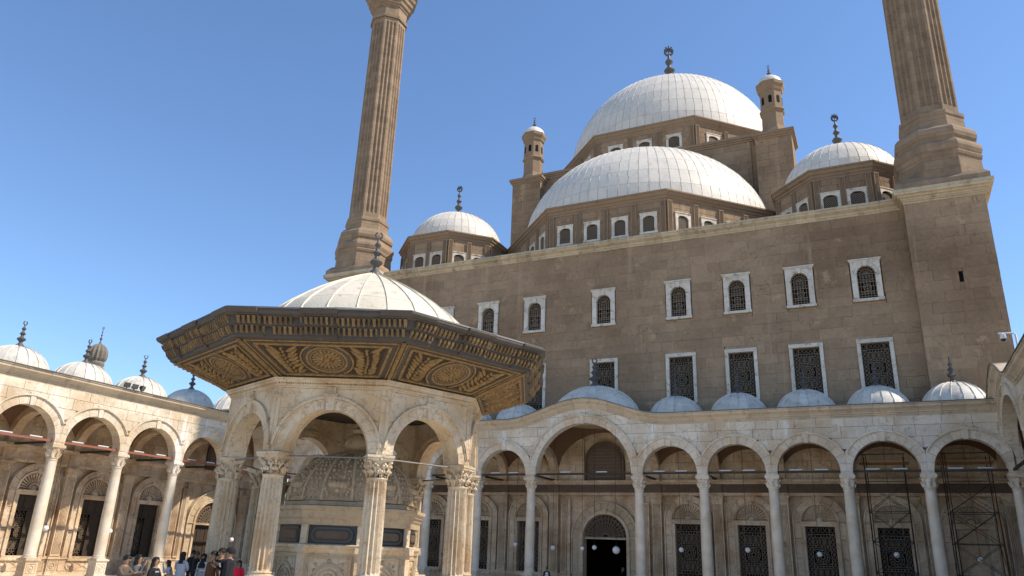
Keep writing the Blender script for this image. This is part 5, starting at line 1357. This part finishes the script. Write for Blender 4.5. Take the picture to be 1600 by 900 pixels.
for i in range(8):
    ob('leaf_rib', cached('krib', rel_rib), kd, Matrix.Rotation(i*pi/4, 4, 'Z'))
    ob('vase_relief', cached('kvase', rel_vase), kd, Matrix.Rotation((i+0.5)*pi/4, 4, 'Z'), kind='stuff')
    fm2 = Matrix.Rotation((i+0.5)*pi/4+pi/2, 4, 'Z')
    ka = KR*cos(pi/8)
    def cart():
        g = G(); y = -ka+0.03
        P_ = lambda L_, h, n=8: [(L_-h+h*cos(-pi/2+pi*k/n), 2.92+h*sin(-pi/2+pi*k/n)) for k in range(n+1)]+[(-L_+h+h*cos(pi/2+pi*k/n), 2.92+h*sin(pi/2+pi*k/n)) for k in range(n+1)]
        g.prism(P_(0.78, 0.26), y-0.05, y+0.05, 0); g.prism(P_(0.71, 0.20), y-0.075, y, 1); g.prism(P_(0.60, 0.13), y-0.085, y, 2)
        return g.mesh('cartouche', ['slate', 'black', 'frieze'])
    ob('cartouche', cached('kcart', cart), kio, fm2)
    def pan():
        g = G(); y = -ka
        for x0, x1, z0, z1 in ((-0.82, 0.82, 2.1, 2.18), (-0.82, 0.82, 0.92, 1.0), (-0.82, -0.74, 1.0, 2.1), (0.74, 0.82, 1.0, 2.1)): g.box(x0, x1, y-0.06, y+0.02, z0, z1)
        g.ring(0, 1.35, 0.55, 0.55, 0.09, y-0.07, y+0.02, 18, 0, 0, pi); g.ring(0, 1.35, 0.36, 0.36, 0.05, y-0.06, y+0.02, 16, 0, 0, pi)
        for k in range(7): a = pi*k/6; g.ball((0.2*cos(a), y, 1.35+0.2*sin(a)), 0.07, 7, sy=0.6); 
        for s in (-1, 1):
            for k in range(5): g.ball((s*(0.62-0.03*k), y, 1.1+0.2*k), 0.07, 7, sy=0.6)
        g.ball((0, y, 2.0), 0.1, 8, sy=0.6)
        return g.mesh('carved_panel', 'carved', 45)
    ob('carved_panel', cached('kpan', pan), kio, fm2)
    ob('corner_pilaster', cached('kpil', lambda: G().box(-0.15, 0.15, -KR-0.06, -KR+0.2, 0.8, 2.3).box(-0.2, 0.2, -KR-0.2, -KR+0.1, 2.3, 2.5).box(-0.13, 0.13, -KR-0.02, -KR+0.2, 2.56, 3.26).mesh('corner_pilaster', 'fountain')), kio, Matrix.Rotation(i*pi/4+pi/2, 4, 'Z'))
ob('dome_knop', G().lathe([(0.75, 6.0), (0.8, 6.12), (0.5, 6.2), (0.36, 6.3), (0.5, 6.42), (0.52, 6.55), (0.44, 6.72), (0.3, 6.88), (0.18, 6.95), (0.24, 7.02), (0.26, 7.1), (0.1, 7.22), (0, 7.3)], 16).mesh('dome_knop', 'carved', 50), kio)

# ------------------------------------------------------------------ ground
ob('ground', G().box(-800, 800, -600, 900, -0.6, -0.02).mesh('ground', 'earth'), kind='structure')
def paving():
    g = G()
    for ix in range(-28, 9):
        for iy in range(-4, 34): 
            x, y = XC+27*0+ix*1.75-0.0, iy*1.75
    g.box(-52.2, 13.2, -8.5, 58.0, -0.02, 0.0); return g.mesh('courtyard_floor', 'floor')
ob('courtyard_floor', paving(), kind='structure')
pl = ob('raised_pavement', octp([(17.6, 0.0), (17.6, 0.18), (17.2, 0.185), (17.2, 0.36), (16.8, 0.365), (16.8, 0.55)], 0).mesh('raised_pavement', 'floor'), None, T(FX, FY, 0, VA[0]+pi/8), kind='structure')
# ------------------------------------------------------------------ lamps, lights, scaffolds
ORD = ['first', 'second', 'third', 'fourth', 'fifth']
def bay_name(i):      # front arcade bays
    if i == 5: return 'raised central bay'
    return ('%s bay right of the raised arch' % ORD[i-6]) if i > 5 else ('%s bay left of the raised arch' % ORD[4-i])
def globe_lamp(x, y, z, top, r, label):
    t = thing('globe_lamp', label, 'lamp', T(x, y, z), 'white globe lamps hung in the galleries')
    g = G(); g.ball((0, 0, 0), r, 20); ob('glass_globe', cached(('globe', r), lambda: g.mesh('glass_globe', 'globe', 80)), t)
    ob('fitting', cached(('fit', r), lambda: G().lathe([(r*0.35, r*0.9), (r*0.4, r*1.15), (r*0.15, r*1.3), (0.012, r*1.35)], 12).mesh('fitting', 'iron', 40)), t)
    ob('wire', G().tube([(0, 0, r*1.2), (0, 0, top-z)], 0.014, 5).mesh('wire', 'iron'), t)
for i, (a, b) in enumerate(bays_f):
    if i == 5 or i < 3: continue
    globe_lamp(XC+(a+b)/2, YA+DEP/2, 3.15+0.12*(i % 2), 11.0, 0.175, 'white globe lamp hanging in the %s' % bay_name(i))
for x, z, r, lab in ((-3.3, 2.98, 0.19, 'white globe lamp beside the left column of the raised central arch'), (-0.96, 3.0, 0.17, 'white globe lamp just left of the dark main doorway'), (0.0, 3.1, 0.17, 'smaller white globe lamp in front of the dark main doorway'), (1.66, 2.97, 0.27, 'largest white globe lamp, in front of the dark main doorway')):
    globe_lamp(XC+x, YA+DEP/2, z, 11.8, r, lab)
for k, y in enumerate((28.6, 33.2, 37.9, 42.6, 49.4)):
    globe_lamp(-49.2, y, 2.95 if k < 4 else 2.7, 11.0 if k < 4 else 11.8, 0.18, 'white globe lamp in the left arcade, %s' % ['at the left picture edge', 'beside the leftmost whole column', 'behind the second whole column', 'behind the third whole column', 'beside the fluted fountain columns'][k])
def strip_light(x, y, rz, label):
    t = thing('strip_light', label, 'light', T(x, y, 8.19, rz), 'white strip lights on the tie beams')
    ob('housing', cached('slh', lambda: G().box(-0.42, 0.42, -0.05, 0.05, 0.0, 0.035).mesh('housing', 'bluesteel')), t)
    ob('tube', cached('slt', lambda: G().tube([(-0.4, -0.01, 0.07), (0.4, -0.01, 0.07)], 0.045, 8).mesh('tube', 'whiteplastic', 60)), t)
for i, (a, b) in enumerate(bays_f):
    if i < 4: continue
    for s in (-1, 1): strip_light(XC+(a+b)/2+s*(b-a)*0.17, YA-0.05, 0, '%s strip light on the tie beam of the %s' % ('left' if s < 0 else 'right', bay_name(i)))
for k in range(4):
    yc = Y0-(3.5-k)*SP_N
    for s in (-1, 1): strip_light(-46.79, yc+s*SP_N*0.2, pi/2, '%s strip light on the red beam in the %s sunlit arch from left' % ('left' if s < 0 else 'right', ORD[k]))

def scaffold(x, y, w_, d, h, label, orange):
    t = thing('scaffold_tower', label, 'scaffolding', T(x, y, 0), 'scaffold towers in the arcade')
    cs = [(-w_/2, 0), (w_/2, 0), (w_/2, d), (-w_/2, d)]
    for k, (px, py) in enumerate(cs): ob('upright', cached(('scu', h), lambda: G().tube([(0, 0, 0), (0, 0, h)], 0.03, 6).mesh('upright', 'iron', 60)), t, T(px, py))
    for off in (0.14,): ob('upright', cached(('scu', h), None), t, T(-w_/2+off, 0.05))
    lv = [0.4, 2.2, 4.0, 5.8, 7.6]
    for z in lv:
        for k in range(4):
            p, q = cs[k], cs[(k+1) % 4]; ob('ledger', G().tube([(*p, z), (*q, z)], 0.02, 5).mesh('ledger', 'iron'), t)
    for z0, z1 in zip(lv[:-1], lv[1:]):
        for k in (0, 2, 1, 3):
            p, q = cs[k], cs[(k+1) % 4]
            ob('brace', G().tube([(*p, z0), (*q, z1)], 0.016, 5).mesh('brace', 'iron'), t)
            if k in (0, 2): ob('brace', G().tube([(*q, z0), (*p, z1)], 0.016, 5).mesh('brace', 'iron'), t)
    for j in range(4): ob('plank', cached(('scp', w_), lambda: G().box(-w_/2-0.3, w_/2+0.3, 0, 0.24, 0, 0.045).mesh('plank', 'plank')), t, T(0, 0.05+j*d/4, h-0.5))
    ob('guard_rail', G().tube([(-w_/2-0.1, 0, h+0.0), (w_/2+0.1, 0, h+0.0)], 0.03, 5).mesh('guard_rail', 'iron'), t)
    if orange: ob('plank', G().tube([(w_/2+0.1, 0.2, 0), (w_/2-0.05, 0.2, 6.6)], 0.09, 4).mesh('plank', 'plank'), t, label='orange timber plank standing upright')
scaffold(XC+fc[9]+2.15, YA+1.1, 2.3, 1.7, 9.3, 'dark tubular scaffold tower in the fourth bay right of the raised arch', False)
scaffold(XC+fc[10]+2.2, YA+1.2, 2.5, 1.9, 9.3, 'tubular scaffold tower with orange plank in the rightmost arcade bay', True)

def floodlight(x, y, z, rz, label):
    t = thing('floodlight', label, 'floodlight', T(x, y, z, rz), 'floodlights on the left arcade roof')
    ob('bracket', cached('flb', lambda: G().box(-0.04, 0.04, -0.04, 0.04, 0, 0.22).tube([(-0.2, 0, 0.36), (-0.2, 0, 0.2), (0.2, 0, 0.2), (0.2, 0, 0.36)], 0.02, 5).mesh('bracket', 'iron')), t)
    def body():
        g = G(); g.rings([[(-0.21, -0.13, 0.22), (0.21, -0.13, 0.22), (0.21, -0.13, 0.56), (-0.21, -0.13, 0.56)], [(-0.12, 0.12, 0.3), (0.12, 0.12, 0.3), (0.12, 0.12, 0.48), (-0.12, 0.12, 0.48)]]); return g.mesh('lamp_body', 'iron')
    ob('lamp_body', cached('flo', body), t, Matrix.Translation((0, 0, 0.36)) @ Matrix.Rotation(radians(25), 4, 'X') @ Matrix.Translation((0, 0, -0.36)))
    ob('lens', cached('fll', lambda: G().box(-0.18, 0.18, -0.145, -0.131, 0.25, 0.53).mesh('lens', 'bluesteel')), t, Matrix.Translation((0, 0, 0.36)) @ Matrix.Rotation(radians(25), 4, 'X') @ Matrix.Translation((0, 0, -0.36)))
for k, (dy, lab) in enumerate(((34.75, 'leftmost of three black floodlights on the left arcade cornice'), (35.35, 'middle of three black floodlights on the left arcade cornice'), (35.95, 'rightmost of three black floodlights on the left arcade cornice'))):
    floodlight(-46.6, dy+0.2, 12.22, radians((60, 75, 110)[k]), lab)

cc_ = thing('security_camera', 'white dome security camera on bracket at right edge above arcade', 'camera', T(7.0, 44.35, 12.1))
ob('pole', G().tube([(0, 0, 0), (0, 0, 1.9), (-0.1, 0, 1.98), (-0.75, 0, 2.0)], 0.05, 8).mesh('pole', 'whiteplastic', 60), cc_)
ob('housing', G().lathe([(0.05, 2.0), (0.13, 1.94), (0.15, 1.80), (0.15, 1.70)], 16, -0.55).mesh('housing', 'whiteplastic', 40), cc_)
ob('lens_dome', G().ball((-0.55, 0, 1.70), 0.13, 14).mesh('lens_dome', 'black', 60), cc_)

# ------------------------------------------------------------------ people
def pmat(n, c, r=0.85): 
    if n not in M: M[n] = mat(n, c, r, 0.25, var=0.12, scale=6, fine=30, bump=0.2, island=0)
    return n
pmat('skin', (0.29, 0.165, 0.10), 0.6); pmat('hair', (0.012, 0.010, 0.009), 0.6); pmat('cloth_black', (0.014, 0.014, 0.016)); pmat('cloth_taupe', (0.115, 0.085, 0.062)); pmat('cloth_slate', (0.085, 0.095, 0.10))
pmat('cloth_brown', (0.075, 0.035, 0.016)); pmat('cloth_white', (0.62, 0.58, 0.52)); pmat('cloth_grey', (0.30, 0.32, 0.36)); pmat('cloth_red', (0.72, 0.018, 0.055)); pmat('cloth_denim', (0.06, 0.08, 0.13)); pmat('cloth_cream', (0.55, 0.50, 0.42)); pmat('shoe', (0.03, 0.028, 0.026))
def person(px, d, h, ground, face, top, legs, label, larm='down', rarm='down', hair='short', hairmat='hair', dress=None, lean=0.0, inner=None, stride=0.12, headyaw=0.0, xy=None):
    """px: picture column the figure stands in, d: distance along the view axis"""
    if xy is None:
        # horizontal bearing of that column at eye height
        best = None
        ry = 450+(865-450)
        v = _f*1+_r2*((px-800)/FPX)+_u2*((450-862)/FPX); v = v*d; xy = (v.x, v.y)
    k = h/1.75
    P_ = {}
    def A(n, x, y, z): P_[n] = Vector((x, y+lean*max(0, z-0.95), z))
    A('pel', 0, 0, 0.97); A('wai', 0, 0.0, 1.10); A('che', 0, 0.01, 1.30); A('shc', 0, 0, 1.43); A('nek', 0, 0.01, 1.50); A('hd0', 0, 0.025, 1.575); A('hd1', 0, 0.02, 1.66); A('hd2', 0, 0.01, 1.715)
    bones = [('pel', 'wai', top), ('wai', 'che', top), ('che', 'shc', top), ('shc', 'nek', 'skin'), ('nek', 'hd0', 'skin'), ('hd0', 'hd1', 'skin'), ('hd1', 'hd2', 'skin')]
    rad = {'pel': (0.155, 0.115), 'wai': (0.15, 0.11), 'che': (0.175, 0.12), 'shc': (0.13, 0.085), 'nek': (0.058, 0.058), 'hd0': (0.066, 0.078), 'hd1': (0.078, 0.098), 'hd2': (0.055, 0.07)}
    for s, arm, c in ((-1, larm, 'l'), (1, rarm, 'r')):
        A(c+'sh', s*0.19, 0, 1.41)
        el, wr = {'down': ((0.235, -0.02, 1.13), (0.245, 0.05, 0.88)), 'phone': ((0.23, 0.12, 1.17), (0.10, 0.36, 1.30)), 'fwd': ((0.24, 0.20, 1.24), (0.12, 0.46, 1.32)), 'face': ((0.24, 0.16, 1.22), (0.09, 0.22, 1.50)), 'hip': ((0.30, -0.05, 1.16), (0.19, 0.08, 0.99)), 'up': ((0.24, 0.24, 1.42), (0.16, 0.46, 1.58)), 'hug': ((0.36, 0.02, 1.36), (0.55, 0.04, 1.36)), 'fold': ((0.23, 0.1, 1.15), (0.02, 0.24, 1.15))}[arm]
        A(c+'el', s*el[0], el[1], el[2]); A(c+'wr', s*wr[0], wr[1], wr[2])
        d_ = (P_[c+'wr']-P_[c+'el']).normalized(); P_[c+'pm'] = P_[c+'wr']+d_*0.075
        rad.update({c+'sh': (0.075, 0.07), c+'el': (0.052, 0.05), c+'wr': (0.034, 0.032), c+'pm': (0.038, 0.024)})
        bones += [('shc', c+'sh', top), (c+'sh', c+'el', top), (c+'el', c+'wr', top), (c+'wr', c+'pm', 'skin')]
        sd = d_.cross(Vector((0, 1, 0)) if abs(d_.y) < 0.8 else Vector((0, 0, 1))).normalized(); cu = d_.cross(sd)
        for f_ in range(5):
            n1, n2 = c+'f%da' % f_, c+'f%db' % f_
            if f_ == 0: P_[n1] = P_[c+'wr']+d_*0.05+sd*0.045*s; P_[n2] = P_[n1]+d_*0.035+sd*0.012*s+cu*0.012; src = c+'wr'
            else:
                o = sd*(0.030-0.02*(f_-1))*s; L_ = (0, 0.036, 0.042, 0.038, 0.030)[f_]; P_[n1] = P_[c+'pm']+o+d_*L_; P_[n2] = P_[n1]+d_*L_*0.7+cu*0.018; src = c+'pm'
            rad[n1] = (0.010, 0.010); rad[n2] = (0.008, 0.008); bones += [(src, n1, 'skin'), (n1, n2, 'skin')]
        A(c+'hp', s*0.095, 0, 0.92); A(c+'kn', s*0.10, 0.03+stride*s*0.4, 0.50); A(c+'an', s*0.105, -0.02+stride*s, 0.09); A(c+'to', s*0.12, 0.13+stride*s, 0.035)
        rad.update({c+'hp': (0.10, 0.10), c+'kn': (0.062, 0.066), c+'an': (0.044, 0.05), c+'to': (0.04, 0.032)})
        bones += [('pel', c+'hp', legs), (c+'hp', c+'kn', legs), (c+'kn', c+'an', legs), (c+'an', c+'to', 'shoe')]
    names = list(P_); me = bpy.data.meshes.new('tmp'); me.from_pydata([P_[n]*k for n in names], [(names.index(a), names.index(b)) for a, b, _ in bones], [])
    o = bpy.data.objects.new('tmp', me); col.objects.link(o)
    o.modifiers.new('s', 'SKIN'); sv = me.skin_vertices[0].data
    for i, n in enumerate(names): sv[i].radius = (rad[n][0]*k, rad[n][1]*k); sv[i].use_root = (n == 'pel')
    ss = o.modifiers.new('d', 'SUBSURF'); ss.levels = 1; ss.render_levels = 1
    dg = bpy.context.evaluated_depsgraph_get(); ev = o.evaluated_get(dg); bm_ = bpy.data.meshes.new_from_object(ev)
    bpy.data.objects.remove(o); bm_.name = 'person'
    mats = []
    for _, _, m_ in bones:
        if m_ not in mats: mats.append(m_)
    if inner and inner not in mats: mats.append(inner)
    bm_.materials.clear()
    for m_ in mats: bm_.materials.append(M[m_])
    seg = [(P_[a]*k, P_[b]*k, mats.index(m_), a) for a, b, m_ in bones]
    for p in bm_.polygons:
        c = p.center; best = (1e9, 0)
        for a, b, mi, n in seg:
            ab = b-a; t = max(0, min(1, (c-a).dot(ab)/max(1e-9, ab.length_squared))); dd = (a+ab*t-c).length
            if dd < best[0]: best = (dd, mi, n)
        p.material_index = best[1]
        if c.z > 1.44*k and abs(c.x) < 0.09 and best[2] == 'shc': p.material_index = mats.index('skin')
        if inner and best[2] in ('pel', 'wai', 'che') and abs(c.x) < 0.085*k and c.y > 0.03: p.material_index = mats.index(inner)
    bm_.shade_smooth()
    t = thing('person', label, 'person', T(xy[0], xy[1], ground, face), 'visitors in the courtyard', bm_)
    hc = P_['hd1']*k
    # face: nose, brow, ears
    g = G(); g.ball((hc.x, hc.y+0.098*k, hc.z-0.03*k), 0.018*k, 6, sz=1.6)
    for s in (-1, 1): g.ball((hc.x+s*0.078*k, hc.y, hc.z-0.02*k), 0.022*k, 6, sx=0.5, sz=1.4)
    ob('nose_and_ears', g.mesh('nose_and_ears', 'skin', 60), t)
    g = G()
    for s in (-1, 1): g.ball((hc.x+s*0.032*k, hc.y+0.088*k, hc.z+0.0), 0.012*k, 6)
    g.box(hc.x-0.025*k, hc.x+0.025*k, hc.y+0.078*k, hc.y+0.092*k, hc.z-0.075*k, hc.z-0.068*k); ob('eyes_and_mouth', g.mesh('eyes_and_mouth', 'hair'), t)
    g = G()
    def cap(zcut, rr, n=14, front=0.38):
        vs = []; fs = []; K_ = 6
        for j in range(K_+1):
            th = (pi*0.66)*j/K_
            for i in range(n):
                a = 2*pi*i/n; yy = sin(a)
                tt = th*(1-front*max(0, yy)*(j/K_)); vs.append((hc.x+rr*0.098*k*sin(tt)*cos(a), hc.y-0.012*k+rr*0.118*k*sin(tt)*sin(a), hc.z+0.012*k+rr*0.105*k*cos(tt)))
        for j in range(K_):
            for i in range(n): fs.append((j*n+i, j*n+(i+1) % n, (j+1)*n+(i+1) % n, (j+1)*n+i))
        g.add(vs, fs)
    if hair == 'short': cap(0, 1.0); nm = 'hair'
    elif hair == 'cap':
        cap(0, 1.08, front=0.4); g.prism([(hc.x-0.07*k, 0), (hc.x+0.07*k, 0), (hc.x+0.05*k, 0.1*k), (hc.x-0.05*k, 0.1*k)], 0, 0.012)
        for j in range(len(g.v)-8, len(g.v)): x, y, z = g.v[j]; g.v[j] = (x, hc.y+0.09*k+z, hc.z+0.05*k+y)
        nm = 'cap'
    elif hair == 'long':
        cap(0, 1.08, front=0.5); g.rings([[(hc.x+0.1*k*cos(a)*q, hc.y-0.03*k+0.075*k*sin(a)*q-0.03*k*(q > 1), hc.z+dz*k) for a in [2*pi*i/12 for i in range(12)]] for q, dz in ((1.0, 0.03), (1.05, -0.1), (1.1, -0.22), (1.0, -0.36), (0.5, -0.45))]); nm = 'hair'
        g.v = [(x, min(y, hc.y+0.055*k), z) for x, y, z in g.v]
    else:   # head scarf
        cap(0, 1.14, front=0.48); g.rings([[(hc.x+0.115*k*cos(a)*q, hc.y-0.01*k+0.11*k*sin(a)*q2, hc.z+dz*k) for a in [2*pi*i/14 for i in range(14)]] for q, q2, dz in ((0.95, 0.6, -0.02), (0.92, 0.85, -0.1), (0.95, 1.0, -0.17), (1.5, 1.15, -0.25), (1.75, 1.25, -0.36), (1.6, 1.2, -0.42))]); nm = 'head_scarf'
    ob(nm, g.mesh(nm, hairmat, 70), t)
    if dress:
        g = G(); n = 20
        def rg(z, rx, ry, wob=0.0): return [((rx*(1+wob*sin(5*a)))*cos(a)*k, (ry*(1+wob*sin(5*a)))*sin(a)*k+lean*max(0, z-0.95)*k, z*k) for a in [2*pi*i/n for i in range(n)]]
        g.rings([rg(1.36, 0.20, 0.13), rg(1.12, 0.175, 0.135), rg(0.95, 0.19, 0.15), rg(0.6, 0.23, 0.19, 0.04), rg(dress[1], 0.27, 0.23, 0.07)], cap=False); ob('coat' if dress[1] > 0.3 else 'dress', g.mesh('dress', dress[0], 60), t)
    if 'phone' in (larm, rarm) or 'fwd' in (larm, rarm):
        s = -1 if larm in ('phone', 'fwd') else 1; c = P_[('l' if s < 0 else 'r')+'pm']*k
        ph = thing('phone', 'dark phone held up by the %s' % label.split(' ', 1)[1 if label.startswith('the ') else 0], 'phone', T(xy[0], xy[1], ground, face) @ Matrix.Translation((c.x, c.y+0.03, c.z+0.035)))
        ob('case', cached('phone', lambda: G().stone(-0.037, 0.037, -0.005, 0.005, -0.075, 0.075, 0.003).mesh('case', 'black')), ph)
        ob('screen', cached('phones', lambda: G().box(-0.032, 0.032, -0.0065, -0.0052, -0.068, 0.068).mesh('screen', 'dark')), ph)
    return t
def F(deg): return radians(deg)      # facing: 0 looks along +y, counter-clockwise
person(196, 19.0, 1.61, FZ, F(-75), 'cloth_taupe', 'cloth_black', 'man in taupe sweater reaching forward with raised arms', 'fwd', 'fwd', 'short', lean=0.12)
person(219, 19.6, 1.61, FZ, F(-60), 'cloth_slate', 'cloth_black', 'woman with tied dark hair in slate jacket beside man in taupe', 'down', 'face', 'long', dress=('cloth_slate', 0.75))
person(246, 19.5, 1.57, FZ, F(-70), 'cloth_black', 'cloth_black', 'woman with long black hair and black coat looking at a phone', 'phone', 'down', 'long', dress=('cloth_black', 0.5), inner='cloth_grey')
person(273, 26.0, 1.34, FZ, F(120), 'cloth_grey', 'cloth_denim', 'woman in pale blue shirt stooping with a hand at her face', 'face', 'down', 'long', lean=0.25)
person(287, 26.0, 1.61, FZ, F(20), 'cloth_grey', 'cloth_grey', 'woman in long grey dress and black head scarf seen from behind', 'fold', 'fold', 'scarf', 'cloth_black', dress=('cloth_grey', 0.08))
person(309, 30.0, 1.60, FZ, F(165), 'cloth_black', 'cloth_black', 'man in black clothes and pale cap walking towards the camera', 'down', 'down', 'cap', 'cloth_taupe')
person(302.5, 31.5, 1.62, FZ, F(10), 'cloth_black', 'cloth_black', 'dark-haired person in black half hidden behind man with cap', 'down', 'down', 'short')
person(320.5, 27.0, 1.56, FZ, F(190), 'cloth_cream', 'cloth_grey', 'woman in black head scarf and pale clothes behind the three men', 'fold', 'down', 'scarf', 'cloth_black', dress=('cloth_grey', 0.1))
person(327.5, 28.5, 1.58, FZ, F(160), 'cloth_black', 'cloth_black', 'woman in white head scarf behind the three men', 'down', 'fold', 'scarf', 'cloth_white', dress=('cloth_black', 0.1))
person(336.5, 21.0, 1.76, FZ, F(175), 'cloth_brown', 'cloth_black', 'young man in brown sweater, left of the three men', 'down', 'down', 'short')
person(348, 21.0, 1.84, FZ, F(178), 'cloth_black', 'cloth_denim', 'man in white sweater and open dark jacket between two men', 'down', 'down', 'short', inner='cloth_white')
person(361, 20.6, 1.86, FZ, F(120), 'cloth_black', 'cloth_black', 'tall man in black cap and black jacket, right of the three men', 'down', 'phone', 'cap', 'cloth_black', dress=('cloth_black', 0.8))
person(377, 26.5, 1.40, FZ, F(200), 'cloth_red', 'cloth_black', 'small figure in a bright red coat beside the fluted column', 'down', 'down', 'long', dress=('cloth_red', 0.45))
person(431, 26.9, 1.30, FZ, F(90), 'cloth_white', 'cloth_white', 'person in white clothes half hidden behind the front fountain column', 'fold', 'fold', 'scarf', 'cloth_white', dress=('cloth_white', 0.2), lean=0.3)
person(855, 54.5, 1.62, 0.0, F(200), 'cloth_black', 'cloth_black', 'man in dark suit and white shirt left of the main doorway', 'down', 'down', 'short', inner='cloth_white')
person(973, 62.0, 1.68, 0.0, F(100), 'cloth_black', 'cloth_black', 'woman in white head scarf inside the dark main doorway', 'fold', 'fold', 'scarf', 'cloth_white', dress=('cloth_black', 0.1))

# pigeons on the ledges
def pigeon_mesh():
    g = G(); g.ball((0, 0, 0.11), 0.085, 10, sx=0.8, sy=1.7, sz=0.9); g.ball((0, 0.13, 0.22), 0.045, 8); g.tube([(0, 0.09, 0.15), (0, 0.13, 0.22)], [0.05, 0.035], 6); g.prism([(-0.04, 0.1), (0.04, 0.1), (0.05, 0.12), (-0.05, 0.12)], -0.28, -0.08); g.tube([(0, 0.16, 0.215), (0, 0.2, 0.205)], [0.014, 0.004], 5)
    for s in (-1, 1): g.tube([(s*0.03, 0.02, 0.05), (s*0.03, 0.03, 0.0)], 0.01, 4)
    return g.mesh('pigeon', 'bluesteel', 60)
for x, y, z, rz, lab in ((-13.1, 71.55, 44.11, 1.2, 'leftmost of three pigeons on the stone ledge below the main dome'), (-12.4, 71.55, 44.11, -1.0, 'middle of three pigeons on the stone ledge below the main dome'), (-11.2, 71.55, 44.11, 2.2, 'rightmost of three pigeons on the stone ledge below the main dome')):
    thing('pigeon', lab, 'pigeon', T(x, y, z, rz), 'pigeons on the ledge', cached('pigeon', pigeon_mesh))
